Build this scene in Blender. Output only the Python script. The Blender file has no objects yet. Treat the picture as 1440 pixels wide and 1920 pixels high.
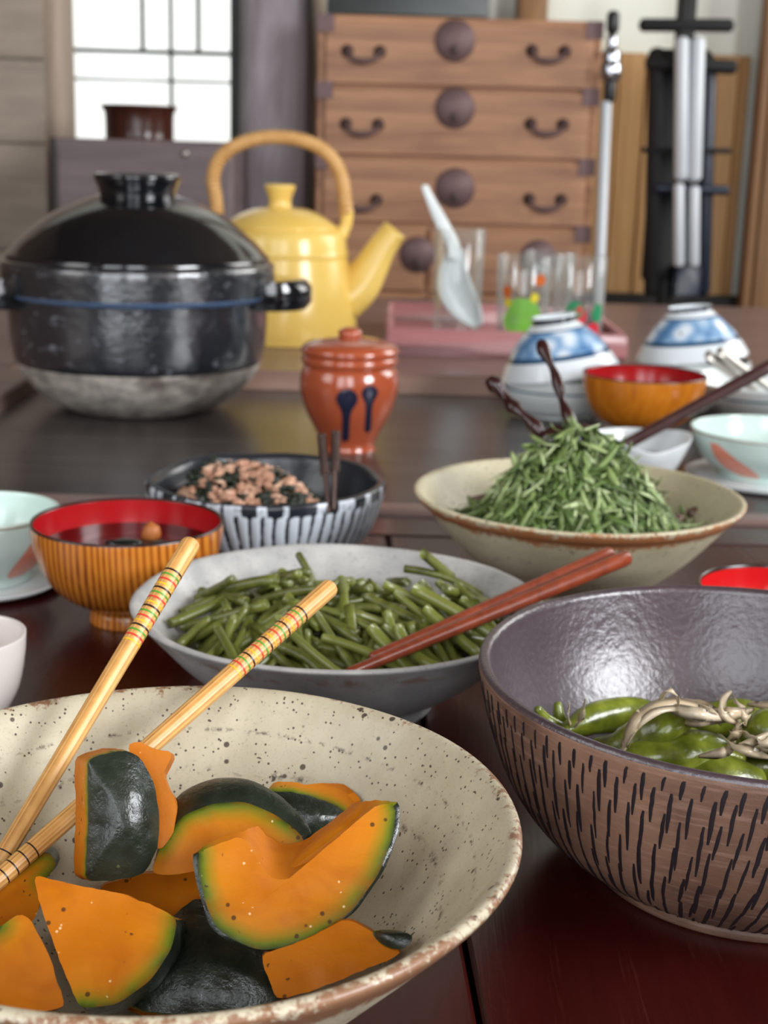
import bpy, math, random
from mathutils import Vector, Matrix, noise as mn
rnd = random.Random(7)
S = bpy.context.scene
COL = S.collection
pi = math.pi
# ------------------------------------------------------------------ camera
F_PX, PITCH, ROLL, CAM_H = 2658.0, math.radians(14.25), math.radians(1.59), 0.314
cam_pos = Vector((0, 0, CAM_H))
_f = Vector((0, math.cos(PITCH), -math.sin(PITCH)))
_r0 = Vector((1, 0, 0)); _u0 = _r0.cross(_f)
CR = _r0*math.cos(ROLL) + _u0*math.sin(ROLL)
CU = _u0*math.cos(ROLL) - _r0*math.sin(ROLL)
cd = bpy.data.cameras.new('camera'); cam = bpy.data.objects.new('camera', cd); COL.objects.link(cam)
cam.matrix_world = Matrix(((CR.x, CU.x, -_f.x, 0), (CR.y, CU.y, -_f.y, 0), (CR.z, CU.z, -_f.z, CAM_H), (0, 0, 0, 1)))
cd.sensor_fit = 'VERTICAL'; cd.sensor_height = 36; cd.lens = F_PX/1920*36
cd.clip_start = 0.02; cd.clip_end = 50
cd.dof.use_dof = True; cd.dof.focus_distance = 0.54; cd.dof.aperture_fstop = 14.5
S.camera = cam
# ------------------------------------------------------------------ light and exposure
W = bpy.data.worlds.new('overcast_sky'); S.world = W; W.use_nodes = True
W.node_tree.nodes['Background'].inputs[0].default_value = (0.80, 0.88, 1.0, 1)
W.node_tree.nodes['Background'].inputs[1].default_value = 1.2
S.view_settings.view_transform = 'Standard'; S.view_settings.look = 'None'
S.cycles.max_bounces = 7; S.cycles.diffuse_bounces = 3; S.cycles.glossy_bounces = 3; S.cycles.caustics_reflective = False; S.cycles.caustics_refractive = False
S.view_settings.exposure = 0.04; S.view_settings.gamma = 1.0
def area(name, loc, target, sx, sy, energy, color):
    l = bpy.data.lights.new(name, 'AREA'); l.shape = 'RECTANGLE'; l.size = sx; l.size_y = sy
    l.energy = energy; l.color = color
    o = bpy.data.objects.new(name, l); COL.objects.link(o); o.location = loc
    o.rotation_euler = (Vector(target)-Vector(loc)).to_track_quat('-Z', 'Z').to_euler()
    return o
# daylight through the room's windows: two tall ones behind the camera, a wide one on the left, one on the right; plus an added fill for the background
area('daylight_rear_window', (-0.90, -1.18, .76), (-0.90, 0, .76), 0.80, 2.1, 20, (0.94, 0.97, 1.0))
area('daylight_rear_window', (0.13, -1.18, .76), (0.13, 0, .76), 0.70, 2.1, 26, (0.94, 0.97, 1.0))
area('side_window_and_fill', (2.16, -0.42, 1.2), (0, -0.42, 1.2), 1.2, 1.3, 118, (0.95, 0.97, 1.0))
area('side_window_and_fill', (-1.96, -0.15, 1.25), (0, -0.15, 1.25), 1.7, 1.3, 20, (1.0, 0.98, 0.94))
area('side_window_and_fill', (2.16, 2.6, 1.25), (0, 2.6, 1.25), 1.5, 1.2, 40, (1.0, 0.98, 0.94))  # added fill that brightens the background; no window is known here

# ------------------------------------------------------------------ helpers
def ray(px, py):
    return _f*F_PX + CR*(px-720) + CU*(960-py)
def P(px, py, z=0.0):            # point of a horizontal plane
    d = ray(px, py); return cam_pos + d*((z-CAM_H)/d.z)
def V(px, py, Y):                # point of an upright plane
    d = ray(px, py); return cam_pos + d*(Y/d.y)
def depth(p): return (Vector(p)-cam_pos).dot(_f)
def pxs(p): return depth(p)/F_PX  # metres per pixel there
def clamp(x, a=0.0, b=1.0): return max(a, min(b, x))
def sm(a, b, x):
    t = clamp((x-a)/(b-a)); return t*t*(3-2*t)
def lerp(a, b, t): return a+(b-a)*t

class MB:
    def __init__(s): s.v = []; s.f = []; s.m = []; s.a = {}; s.sm = True
    def add(s, co, **attrs):
        s.v.append(Vector(co))
        for k, x in attrs.items(): s.a.setdefault(k, {})[len(s.v)-1] = x
        return len(s.v)-1
    def face(s, idx, m=0): s.f.append(list(idx)); s.m.append(m)
    def merge(s, o, mat=None):
        off = len(s.v); s.v += [Vector(v) if mat is None else mat @ Vector(v) for v in o.v]
        for f, m in zip(o.f, o.m): s.f.append([i+off for i in f]); s.m.append(m)
        for k, d in o.a.items():
            t = s.a.setdefault(k, {})
            for i, x in d.items(): t[i+off] = x
        return s
    def xf(s, mat): s.v = [mat @ v for v in s.v]; return s
    def mesh(s, name, smooth=True):
        me = bpy.data.meshes.new(name)
        me.from_pydata([tuple(v) for v in s.v], [], s.f)
        me.polygons.foreach_set('material_index', s.m)
        if smooth:
            me.polygons.foreach_set('use_smooth', [True]*len(s.f))
        for k, d in s.a.items():
            at = me.attributes.new(k, 'FLOAT', 'POINT')
            at.data.foreach_set('value', [float(d.get(i, 0)) for i in range(len(s.v))])
        me.update(); return me

def tag(o, label=None, cat=None, group=None, kind=None):
    if label: o['label'] = label
    if cat: o['category'] = cat
    if group: o['group'] = group
    if kind: o['kind'] = kind
    return o
def obj(name, mb, mats, parent=None, label=None, cat=None, group=None, kind=None, smooth=True, sharp=None, subsurf=0, base=None):
    """link a builder (world coordinates) as one mesh object whose origin is its base"""
    xs = [v.x for v in mb.v]; ys = [v.y for v in mb.v]; zs = [v.z for v in mb.v]
    o0 = Vector(base) if base is not None else Vector(((min(xs)+max(xs))/2, (min(ys)+max(ys))/2, min(zs)))
    mb.v = [v-o0 for v in mb.v]
    me = mb.mesh(name, smooth)
    for m in (mats if isinstance(mats, (list, tuple)) else [mats]): me.materials.append(m)
    o = bpy.data.objects.new(name, me); COL.objects.link(o)
    if parent is not None:
        pw = Vector(parent['_w']) if '_w' in parent else Vector(parent.location)
        o.parent = parent; o.location = o0-pw
    else: o.location = o0
    o['_w'] = tuple(o0)
    if sharp is not None and smooth:
        me.set_sharp_from_angle(angle=math.radians(sharp))
    if subsurf:
        md = o.modifiers.new('subsurf', 'SUBSURF'); md.levels = subsurf; md.render_levels = subsurf
    return tag(o, label, cat, group, kind)
def empty(name, loc, label, cat, group=None, kind=None):
    o = bpy.data.objects.new(name, None); COL.objects.link(o); o.location = loc; o.empty_display_size = .02
    o['_w'] = tuple(loc); return tag(o, label, cat, group, kind)

def box(x0, x1, y0, y1, z0, z1, bev=0.0, m=0):
    b = MB()
    if bev <= 0:
        for z in (z0, z1):
            for (x, y) in ((x0, y0), (x1, y0), (x1, y1), (x0, y1)): b.add((x, y, z))
        b.f = [[3, 2, 1, 0], [4, 5, 6, 7], [0, 1, 5, 4], [1, 2, 6, 5], [2, 3, 7, 6], [3, 0, 4, 7]]; b.m = [m]*6
        return b
    e = min(bev, (x1-x0)*.45, (y1-y0)*.45, (z1-z0)*.45)
    X = (x0, x0+e, x1-e, x1); Y = (y0, y0+e, y1-e, y1); Z = (z0, z0+e, z1-e, z1)
    idx = {}
    def g(i, j, k):
        ext = (i in (0, 3)) + (j in (0, 3)) + (k in (0, 3))
        key = (i, j, k)
        if key not in idx: idx[key] = b.add((X[i], Y[j], Z[k]))
        return idx[key]
    # six faces, 12 edge bevels, 8 corners
    b.face([g(1,1,0), g(1,2,0), g(2,2,0), g(2,1,0)], m); b.face([g(1,1,3), g(2,1,3), g(2,2,3), g(1,2,3)], m)
    b.face([g(1,0,1), g(2,0,1), g(2,0,2), g(1,0,2)], m); b.face([g(1,3,1), g(1,3,2), g(2,3,2), g(2,3,1)], m)
    b.face([g(0,1,1), g(0,1,2), g(0,2,2), g(0,2,1)], m); b.face([g(3,1,1), g(3,2,1), g(3,2,2), g(3,1,2)], m)
    for j, jj in ((0, 1), (3, 2)):
        for k, kk in ((0, 1), (3, 2)):
            b.face([g(1, j, kk), g(2, j, kk), g(2, jj, k), g(1, jj, k)], m)
            b.face([g(j, 1, kk), g(j, 2, kk), g(jj, 2, k), g(jj, 1, k)], m)
            b.face([g(j, kk, 1), g(j, kk, 2), g(jj, k, 2), g(jj, k, 1)], m)
    for i, ii in ((0, 1), (3, 2)):
        for j, jj in ((0, 1), (3, 2)):
            for k, kk in ((0, 1), (3, 2)):
                b.face([g(i, jj, kk), g(ii, j, kk), g(ii, jj, k)], m)
    return b
def catmull(pts, n):
    """smooth a list of tuples, n samples per span"""
    out = []; L = len(pts)
    for i in range(L-1):
        p0 = pts[max(i-1, 0)]; p1 = pts[i]; p2 = pts[i+1]; p3 = pts[min(i+2, L-1)]
        for k in range(n):
            t = k/n; out.append(tuple(0.5*((2*b)+(-a+c)*t+(2*a-5*b+4*c-d)*t*t+(-a+3*b-3*c+d)*t**3) for a, b, c, d in zip(p0, p1, p2, p3)))
    out.append(tuple(pts[-1])); return out
def lathe(prof, cx=0, cy=0, z0=0, seg=96, deform=None, mat_of=None, smooth_n=0):
    """prof: (r, z) from the outer bottom centre to the inner bottom centre; attributes pv (0..1 along it)"""
    if smooth_n: prof = [(max(0, r), z) for r, z in catmull(prof, smooth_n)]
    b = MB(); L = [0]
    for i in range(1, len(prof)): L.append(L[-1]+math.hypot(prof[i][0]-prof[i-1][0], prof[i][1]-prof[i-1][1]))
    rows = []
    for i, (r, z) in enumerate(prof):
        pv = L[i]/L[-1]
        if r < 1e-6: rows.append([b.add((cx, cy, z0+z), pv=pv)]); continue
        row = []
        for k in range(seg):
            a = 2*pi*k/seg + pi/2
            rr, zz = (r, z) if deform is None else deform(r, z, a, pv)
            row.append(b.add((cx+rr*math.cos(a), cy+rr*math.sin(a), z0+zz), pv=pv))
        rows.append(row)
    for i in range(len(rows)-1):
        A, B = rows[i], rows[i+1]; m = mat_of((L[i]+L[i+1])/2/L[-1]) if mat_of else 0
        for k in range(seg):
            k2 = (k+1) % seg
            if len(A) == 1 and len(B) == 1: break
            if len(A) == 1: b.face([A[0], B[k2], B[k]], m)
            elif len(B) == 1: b.face([A[k], A[k2], B[0]], m)
            else: b.face([A[k], A[k2], B[k2], B[k]], m)
    return b
def tube(path, rad, seg=12, cap=True, flat=None, m=0, attrs=False):
    """path of Vectors, rad a number or list; flat scales the second axis"""
    path = [Vector(p) for p in path]; n = len(path); b = MB(); rows = []
    t0 = (path[1]-path[0]).normalized()
    u = t0.orthogonal().normalized()
    for i in range(n):
        t = (path[min(i+1, n-1)]-path[max(i-1, 0)]).normalized()
        u = (u - t*u.dot(t)).normalized(); w = t.cross(u)
        r = rad[i] if isinstance(rad, (list, tuple)) else rad
        row = []
        for k in range(seg):
            a = 2*pi*k/seg
            row.append(b.add(path[i]+u*(r*math.cos(a))+w*(r*math.sin(a)*(flat or 1)), pv=i/(n-1)))
        rows.append(row)
    for i in range(n-1):
        for k in range(seg):
            k2 = (k+1) % seg; b.face([rows[i][k], rows[i][k2], rows[i+1][k2], rows[i+1][k]], m)
    if cap:
        b.face(rows[0][::-1], m); b.face(rows[-1], m)
    return b
def round_ends(path, rad, n=3):
    """tube path with rounded ends"""
    path = [Vector(p) for p in path]; rad = list(rad) if isinstance(rad, (list, tuple)) else [rad]*len(path)
    d0 = (path[0]-path[1]).normalized(); d1 = (path[-1]-path[-2]).normalized()
    a = [path[0]+d0*rad[0]*math.sin(pi/2*(n-i)/n)*.7 for i in range(n)]; ra = [max(rad[0]*math.cos(pi/2*(n-i)/n), rad[0]*.05) for i in range(n)]
    c = [path[-1]+d1*rad[-1]*math.sin(pi/2*(i+1)/n)*.7 for i in range(n)]; rc = [max(rad[-1]*math.cos(pi/2*(i+1)/n), rad[-1]*.05) for i in range(n)]
    return a+path+c, ra+rad+rc
_ico = None
def blob(c, r, sx=1, sy=1, sz=1, amp=.3, freq=1.5, seed=0, sub=2, rot=0, **attrs):
    import bmesh
    global _ico
    if _ico is None: _ico = {}
    if sub not in _ico:
        bm = bmesh.new(); bmesh.ops.create_icosphere(bm, subdivisions=sub, radius=1)
        _ico[sub] = ([v.co.copy() for v in bm.verts], [[v.index for v in f.verts] for f in bm.faces]); bm.free()
    vs, fs = _ico[sub]; b = MB(); M = Matrix.Rotation(rot, 3, 'Z'); c = Vector(c)
    for v in vs:
        k = 1+amp*mn.noise(v*freq+Vector((seed*3.1, seed*1.7, seed)))
        b.add(c+M @ Vector((v.x*sx, v.y*sy, v.z*sz))*(r*k), **attrs)
    for f in fs: b.face(f)
    return b
def ribbon(pts, widths, normal, thick, m=0, **attrs):
    """thin bent strip with thickness"""
    pts = [Vector(p) for p in pts]; n = len(pts); b = MB(); rows = []
    for i in range(n):
        t = (pts[min(i+1, n-1)]-pts[max(i-1, 0)]).normalized()
        nn = normal[i] if isinstance(normal, list) else normal
        s = t.cross(nn).normalized(); up = s.cross(t).normalized()
        w = widths[i]/2
        rows.append([b.add(pts[i]+s*w, **attrs), b.add(pts[i]+up*thick, **attrs), b.add(pts[i]-s*w, **attrs), b.add(pts[i]-up*thick, **attrs)])
    for i in range(n-1):
        for k in range(4):
            k2 = (k+1) % 4; b.face([rows[i][k], rows[i][k2], rows[i+1][k2], rows[i+1][k]], m)
    b.face(rows[0][::-1], m); b.face(rows[-1], m)
    return b

# ------------------------------------------------------------------ materials
class N:
    def __init__(s, name):
        s.mat = bpy.data.materials.new(name); s.mat.use_nodes = True; s.t = s.mat.node_tree
        s.b = s.t.nodes['Principled BSDF']; s.out = s.t.nodes['Material Output']
        s._obj = None
    def n(s, typ, **kw):
        x = s.t.nodes.new(typ)
        for k, v in kw.items(): setattr(x, k, v)
        return x
    def link(s, a, b): s.t.links.new(a, b)
    def co(s, scale=(1, 1, 1), kind='Object', rot=(0, 0, 0)):
        tc = s.n('ShaderNodeTexCoord'); mp = s.n('ShaderNodeMapping')
        mp.inputs['Scale'].default_value = scale if isinstance(scale, (tuple, list)) else (scale,)*3
        mp.inputs['Rotation'].default_value = rot
        s.link(tc.outputs[kind], mp.inputs['Vector']); return mp.outputs[0]
    def noise(s, vec, scale=1.0, detail=3, rough=.55, dist=0):
        x = s.n('ShaderNodeTexNoise'); x.inputs['Scale'].default_value = scale; x.inputs['Detail'].default_value = detail
        x.inputs['Roughness'].default_value = rough; x.inputs['Distortion'].default_value = dist
        if vec is not None: s.link(vec, x.inputs['Vector'])
        return x.outputs['Fac']
    def voro(s, vec, scale, feat='F1'):
        x = s.n('ShaderNodeTexVoronoi'); x.feature = feat; x.inputs['Scale'].default_value = scale
        if vec is not None: s.link(vec, x.inputs['Vector'])
        return x
    def ramp(s, fac, stops, interp='LINEAR'):
        x = s.n('ShaderNodeValToRGB'); e = x.color_ramp.elements; x.color_ramp.interpolation = interp
        while len(e) < len(stops): e.new(.5)
        for i, (p, c) in enumerate(stops):
            e[i].position = p
            e[i].color = (c, c, c, 1) if isinstance(c, (int, float)) else (*c, 1)
        s.link(fac, x.inputs[0]); return x.outputs[0]
    def mix(s, fac, a, b, blend='MIX'):
        x = s.n('ShaderNodeMix'); x.data_type = 'RGBA'; x.blend_type = blend
        for v, i in ((fac, 0), (a, 6), (b, 7)):
            if hasattr(v, 'links'): s.link(v, x.inputs[i])
            elif i == 0: x.inputs[0].default_value = v
            else: x.inputs[i].default_value = (*v, 1)
        return x.outputs[2]
    def math(s, op, a, b=0.0, cl=False):
        x = s.n('ShaderNodeMath'); x.operation = op; x.use_clamp = cl
        for i, v in enumerate((a, b)):
            if hasattr(v, 'links'): s.link(v, x.inputs[i])
            else: x.inputs[i].default_value = v
        return x.outputs[0]
    def attr(s, name):
        x = s.n('ShaderNodeAttribute'); x.attribute_name = name; return x.outputs['Fac']
    def col(s, c):
        if hasattr(c, 'links'): s.link(c, s.b.inputs['Base Color'])
        else: s.b.inputs['Base Color'].default_value = (*c, 1)
        return s
    def rough(s, r):
        if hasattr(r, 'links'): s.link(r, s.b.inputs['Roughness'])
        else: s.b.inputs['Roughness'].default_value = r
        return s
    def set(s, **kw):
        for k, v in kw.items(): s.b.inputs[k.replace('_', ' ')].default_value = v
        return s
    def bump(s, h, dist=.001, strength=.5):
        x = s.n('ShaderNodeBump'); x.inputs['Strength'].default_value = strength; x.inputs['Distance'].default_value = dist
        s.link(h, x.inputs['Height']); s.link(x.outputs[0], s.b.inputs['Normal']); return s
def plain(name, c, r=.5, var=.15, scale=30, metal=0, bump=0, **kw):
    q = N(name); nz = q.noise(q.co(), scale, 4)
    q.col(q.mix(nz, tuple(x*(1-var) for x in c), tuple(min(1, x*(1+var)) for x in c))).rough(r)
    q.set(Metallic=metal)
    if bump: q.bump(nz, bump, .6)
    for k, v in kw.items(): q.b.inputs[k.replace('_', ' ')].default_value = v
    return q.mat
def wood(name, c1, c2, scale=(2, 2, 30), r=.5, dist=1.2, bump=.0006, knots=None, freq=1.0, fine=True, lo=.3, hi=.7):
    """scale squeezes object space so that grain runs along the axis with the small number"""
    q = N(name); v = q.co(scale)
    a = q.noise(v, 1.0*freq, 5, .6, dist); b = q.noise(v, 6.0*freq, 3, .6, .3)
    f = q.math('ADD', q.math('MULTIPLY', a, .75), q.math('MULTIPLY', b, .25))
    c = q.ramp(f, [(lo, c1), (hi, c2)])
    if knots:
        w = q.voro(q.co(knots[1]), 1.0); k = q.ramp(w.outputs['Distance'], [(0, 1), (knots[2], 0)])
        c = q.mix(k, c, knots[0])
    q.col(c).rough(r)
    if bump: q.bump(f, bump, .5)
    return q.mat
def c(h):
    h = h.lstrip('#'); v = [int(h[i:i+2], 16)/255 for i in (0, 2, 4)]
    return tuple(x/12.92 if x <= .04045 else ((x+.055)/1.055)**2.4 for x in v)

# ================================================================== SETTING
m_table = N('red_lacquered_wood')
_v = m_table.co((26, 2.2, 10), rot=(0, 0, math.radians(4)))
_g = m_table.noise(_v, 1.2, 6, .65, .8); _g2 = m_table.noise(m_table.co((190, 7, 20), rot=(0, 0, .12)), 1, 4, .7, .4)
_scr = m_table.ramp(_g2, [(.60, 0), (.74, 1)])
_cc = m_table.mix(_g, c('#200504'), c('#420e0b'))
_cc = m_table.mix(m_table.math('MULTIPLY', _scr, .22), _cc, c('#6b3830'))
m_table.col(_cc).rough(m_table.ramp(_g, [(.3, .2), (.75, .34)])).bump(_g2, .0003, .35); m_table = m_table.mat
m_board = wood('dark_hearth_board', c('#2f2a28'), c('#4d4644'), (1.6, 26, 20), .27, .6, .0003)
m_frame = wood('mauve_brown_frame', c('#6a5450'), c('#8f7770'), (2, 40, 40), .3, .8, .0003)
m_frame_dark = wood('dark_brown_frame', c('#2a1a1a'), c('#4c3633'), (2, 40, 40), .22, .8, .0003)
m_floor = wood('dark_floor_boards', c('#2c211b'), c('#4d3a2e'), (18, 2, 10), .35)
m_plaster = plain('pale_plaster', c('#f0f4e8'), .9, .04, 8)
m_ceil = wood('ceiling_boards', c('#4c3f33'), c('#6a5846'), (14, 2, 10), .7)
m_darkwall = wood('dark_wall_boards', c('#4a3b30'), c('#6e5a4a'), (14, 14, 2), .7)  # dark tone given to the unseen walls to deepen contrast
m_greywood = wood('grey_beige_boards', c('#94877b'), c('#c6b6a5'), (2.2, 8, 12), .75, 2.2, .0008, knots=(c('#6b5f55'), (2.6, 2.6, 5.0), .16), lo=.25, hi=.75)
m_post = wood('pinkish_beige_post', c('#b3a08e'), c('#d6c1ad'), (30, 30, 2), .7)
m_pillar = wood('weathered_pillar', c('#73666a'), c('#b0a8ad'), (16, 16, 1.6), .55, 1.6, .0012, lo=.3, hi=.68)
m_honey = wood('honey_cedar_boards', c('#ab7f4a'), c('#dbb17a'), (20, 20, 1.2), .6, 1.0, .0008, lo=.3, hi=.72)
m_brownwood = wood('brown_wall_boards', c('#6a4a2f'), c('#a3784c'), (20, 20, 1.5), .6, 1.0)
m_darktrim = plain('dark_green_grey_wood', c('#3d4340'), .6, .2, 20)
m_black_trim = plain('near_black_wood', c('#1c1816'), .6, .2, 20)

YB = 3.70                                      # back wall plane
# floor, ceiling, unseen walls with window openings
o = obj('floor', box(-2.0, 2.2, -1.2, YB+.1, -.38, -.35), m_floor, kind='structure', smooth=False)
for i in range(14):
    x = -2.0+i*.3
    obj('floor_board', box(x+.002, x+.298, -1.2, YB, -.3499, -.345, .002), m_floor, o, smooth=False)
obj('ceiling', box(-2.05, 2.25, -1.25, YB+.1, 2.15, 2.2), m_ceil, kind='structure', smooth=False)
def wall_with_holes(name, axis, pos, lo, hi, z0, z1, holes, th, mat):
    b = MB(); a = lo
    def seg(u0, u1, za, zb):
        if u1-u0 < 1e-4 or zb-za < 1e-4: return
        if axis == 'y': b.merge(box(u0, u1, pos, pos+th, za, zb))
        else: b.merge(box(pos, pos+th, u0, u1, za, zb))
    for (u0, u1, za, zb) in holes:
        seg(a, u0, z0, z1); seg(u0, u1, z0, za); seg(u0, u1, zb, z1); a = u1
    seg(a, hi, z0, z1)
    return obj(name, b, mat, kind='structure', smooth=False)
wall_with_holes('wall_rear', 'y', -1.25, -2.05, 2.25, -.35, 2.15, [(-1.3, -.5, -.30, 1.81), (-.22, .48, -.30, 1.81)], .05, m_darkwall)
wall_with_holes('wall_left', 'x', -2.05, -1.2, YB, -.35, 2.15, [(-1.0, .70, .60, 1.90)], .05, m_darkwall)
wall_with_holes('wall_right', 'x', 2.2, -1.2, YB, -.35, 2.15, [(-1.02, .18, .55, 1.85), (1.85, 3.35, .65, 1.85)], .05, m_darkwall)  # the farther opening is added for the background fill
# back wall: window opening, plaster above, boards
wl, wr = V(128, 130, YB).x, V(433, 130, YB).x; wb = V(280, 268, YB).z; wt = V(280, -330, YB).z
wall_with_holes('wall_back', 'y', YB, -2.0, 2.2, -.35, 2.15, [(wl, wr, wb, wt)], .08, m_plaster)
# window
m_pane = N('bright_frosted_glass'); _n = m_pane.noise(m_pane.co((30, 30, 4)), 1, 4)
m_pane.col((.9, .92, .9)); m_pane.link(m_pane.mix(_n, (.80, .84, .78), (1, 1, .97)), m_pane.b.inputs['Emission Color']); m_pane.set(Emission_Strength=1.02, Roughness=.3); m_pane = m_pane.mat
w1 = obj('window_1', box(wl-.03, wl, YB-.02, YB+.05, wb, wt).merge(box(wr, wr+.035, YB-.02, YB+.05, wb, wt)).merge(box(wl-.03, wr+.035, YB-.025, YB+.05, wb-.02, wb)), m_darktrim, kind='structure', smooth=False)
xs = [V(p, 60, YB).x for p in (133, 264, 317, 369, 428)]; zh = V(280, 96, YB).z; zh2 = V(280, 150, YB).z; zt = wt
def pane(x0, x1, za, zb): obj('pane', box(x0+.002, x1-.002, YB+.035, YB+.04, za+.002, zb-.002), m_pane, w1, smooth=False)
pane(wl, xs[1], zh, zt); pane(xs[1], xs[2], zh, zt); pane(xs[2], xs[3], zh, zt); pane(xs[3], wr, zh, zt)
pane(wl, xs[2], zh2, zh); pane(xs[2], wr, zh2, zh); pane(wl, xs[2], wb, zh2); pane(xs[2], wr, wb, zh2)
for x in (xs[1], xs[3]): obj('muntin', box(x-.0045, x+.0045, YB+.02, YB+.05, zh, zt), m_darktrim, w1, smooth=False)
obj('muntin', box(xs[2]-.004, xs[2]+.004, YB+.022, YB+.05, wb, zt), m_darktrim, w1, smooth=False)
obj('muntin', box(wl, wr, YB+.018, YB+.05, zh-.005, zh+.005), m_darktrim, w1, smooth=False)
obj('muntin', box(wl, wr, YB+.024, YB+.05, zh2-.003, zh2+.003), m_darktrim, w1, smooth=False)
# left board panel and post
xl = V(84, 200, 3.45).x
t = obj('wall_left_panel', box(-1.9, xl-.004, 3.47, 3.50, -.35, 1.4), m_greywood, kind='structure', smooth=False)
zz = -.35
for i in range(8):
    h = .19+.03*((i*7) % 3); obj('board', box(-1.9, xl, 3.45, 3.4699, zz+.002, zz+h-.002, .003), m_greywood, t, smooth=False); zz += h
xp0, xp1 = V(84, 150, 3.5).x, V(131, 150, 3.5).x
obj('trim_1', box(xp0, xp1, 3.46, 3.56, -.35, 1.5, .006), m_post, kind='structure')
# weathered natural pillar
yp = 3.32; px0, px1 = V(446, 200, yp).x, V(578, 200, yp).x; pm = (px0+px1)/2; hw = (px1-px0)/2
b = MB(); rows = []
for i in range(41):
    z = -.35+i*.05; row = []
    for k in range(28):
        a = 2*pi*k/28; q = (abs(math.cos(a))**5+abs(math.sin(a))**5)**(-1/5)
        w = hw*(1+.035*mn.noise(Vector((0, 0, z*2.2)))+.03*mn.noise(Vector((math.cos(a), math.sin(a), z*3))))
        sh = .012*mn.noise(Vector((3, 0, z*1.7)))
        row.append(b.add((pm+sh+w*q*math.cos(a), yp+.09+.09*q*math.sin(a), z)))
    rows.append(row)
for i in range(40):
    for k in range(28): b.face([rows[i][k], rows[i][(k+1) % 28], rows[i+1][(k+1) % 28], rows[i+1][k]])
b.face(rows[0][::-1]); b.face(rows[-1])
obj('trim_2', b, m_pillar, kind='structure', sharp=50)
# dark beam next to the pillar, right honey wainscot, posts
obj('trim_3', box(V(588, 100, 3.6).x, V(606, 100, 3.6).x, 3.58, 3.69, -.35, 2.0, .004), m_post, kind='structure')
xh0, xh1 = V(1090, 300, 3.66).x, V(1394, 300, 3.66).x; zt1 = V(1270, 101, 3.66).z
t = obj('wall_back_panel', box(xh0, xh1, 3.675, 3.69, -.35, zt1-.005), m_honey, kind='structure', smooth=False)
xx = [xh0] + [V(p, 300, 3.66).x for p in (1150, 1200, 1232, 1318, 1372)] + [xh1]
for i in range(len(xx)-1): obj('board', box(xx[i]+.0015, xx[i+1]-.0015, 3.655+.003*(i % 2), 3.6749, -.30, zt1, .003), m_honey, t, smooth=False)
obj('baseboard_back', box(xh0, 2.1, 3.63, 3.67, -.35, V(1270, 553, 3.63).z, .003), m_black_trim, kind='structure', smooth=False)
t = obj('wall_right_panel', box(xh1+.006, 1.6, 3.60, 3.62, -.35, 1.6), m_brownwood, kind='structure', smooth=False)
xx = [xh1+.004] + [V(p, 300, 3.58).x for p in (1413, 1432, 1475, 1520)] + [1.6]
for i in range(len(xx)-1): obj('board', box(xx[i]+.0015, xx[i+1]-.0015, 3.575+.004*(i % 2), 3.5999, -.35, 1.6, .003), m_brownwood, t, smooth=False)
obj('trim_4', box(V(972, 10, 3.6).x, V(1028, 10, 3.6).x, 3.60, 3.69, -.35, 2.0, .004), m_brownwood, kind='structure')

# ================================================================== TABLE
YN0, YN1 = P(740, 951).y-.10, P(740, 953).y     # near strip of the hearth frame
YF = P(700, 737).y                               # near face of the far frame
T = empty('dining_table', (0, 1.4, -.35), 'long low red lacquered table with dark recessed hearth board under the dishes', 'table')
gx = P(888, 1850).x; gy = P(888, 1850).y; sk = -.055
edges = [-1.05, -.46, gx, .62, 1.15]
for i in range(4):
    b = MB(); e0, e1 = edges[i]+.0012, edges[i+1]-.0012; bv = .0018
    def X(e, y): return e+sk*(y-gy)
    ys0, ys1 = .02, YN0-.001
    lv = []
    for (ins, z) in ((0, -.03), (0, -bv), (bv, 0)):
        lv.append([b.add((X(e0, ys0)+ins, ys0, z)), b.add((X(e1, ys0)-ins, ys0, z)), b.add((X(e1, ys1)-ins, ys1, z)), b.add((X(e0, ys1)+ins, ys1, z))])
    b.face(lv[0][::-1]); b.face(lv[2])
    for k in range(2):
        for j in range(4): b.face([lv[k][j], lv[k][(j+1) % 4], lv[k+1][(j+1) % 4], lv[k+1][j]])
    obj('plank', b, m_table, T, smooth=False)
obj('hearth_frame_strip', box(-1.05, 1.15, YN0, YN1-.03, -.03, .001, .001), m_frame_dark, T, smooth=False, label='dark glossy strip of the hearth frame')
obj('hearth_frame_lip', box(-1.05, 1.15, YN1-.029, YN1, -.03, .0055, .0025), m_frame, T, smooth=False)
xlf = P(44, 748).x
obj('hearth_board', box(xlf, 1.15, YN1+.001, YF+.02, -.03, 0, .001), m_board, T, smooth=False, label='dark glossy grey-brown board inside the frame')
ZF = .026
m_tan = wood('tan_frame_wood', c('#8f7061'), c('#b09080'), (2, 30, 30), .35, .8, .0003)
b = box(xlf-.03, 1.15, YF, 2.92, -.03, ZF, .003)
obj('hearth_frame_beam', b, [m_frame], T, smooth=False)
obj('hearth_frame_edge', box(xlf-.045, 1.15, YF-.0025, YF-.0002, .0, ZF-.002, .001), m_tan, T, smooth=False, label='pale tan edge strip')
obj('hearth_frame_rail', box(-1.05, xlf-.002, YN1+.001, YF-.004, -.03, ZF*.8, .003), m_frame, T, smooth=False)
obj('corner_board', box(-1.05, xlf-.047, YF-.003, 2.92, -.03, ZF, .003), m_frame, T, smooth=False)
obj('apron', box(-.98, 1.08, .06, 2.86, -.10, -.031, .004), m_frame_dark, T, smooth=False)
for (x, y) in ((-.95, .1), (1.05, .1), (-.95, 2.8), (1.05, 2.8)):
    obj('leg', box(x-.045, x+.045, y-.045, y+.045, -.345, -.101, .006), m_frame_dark, T)

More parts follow.
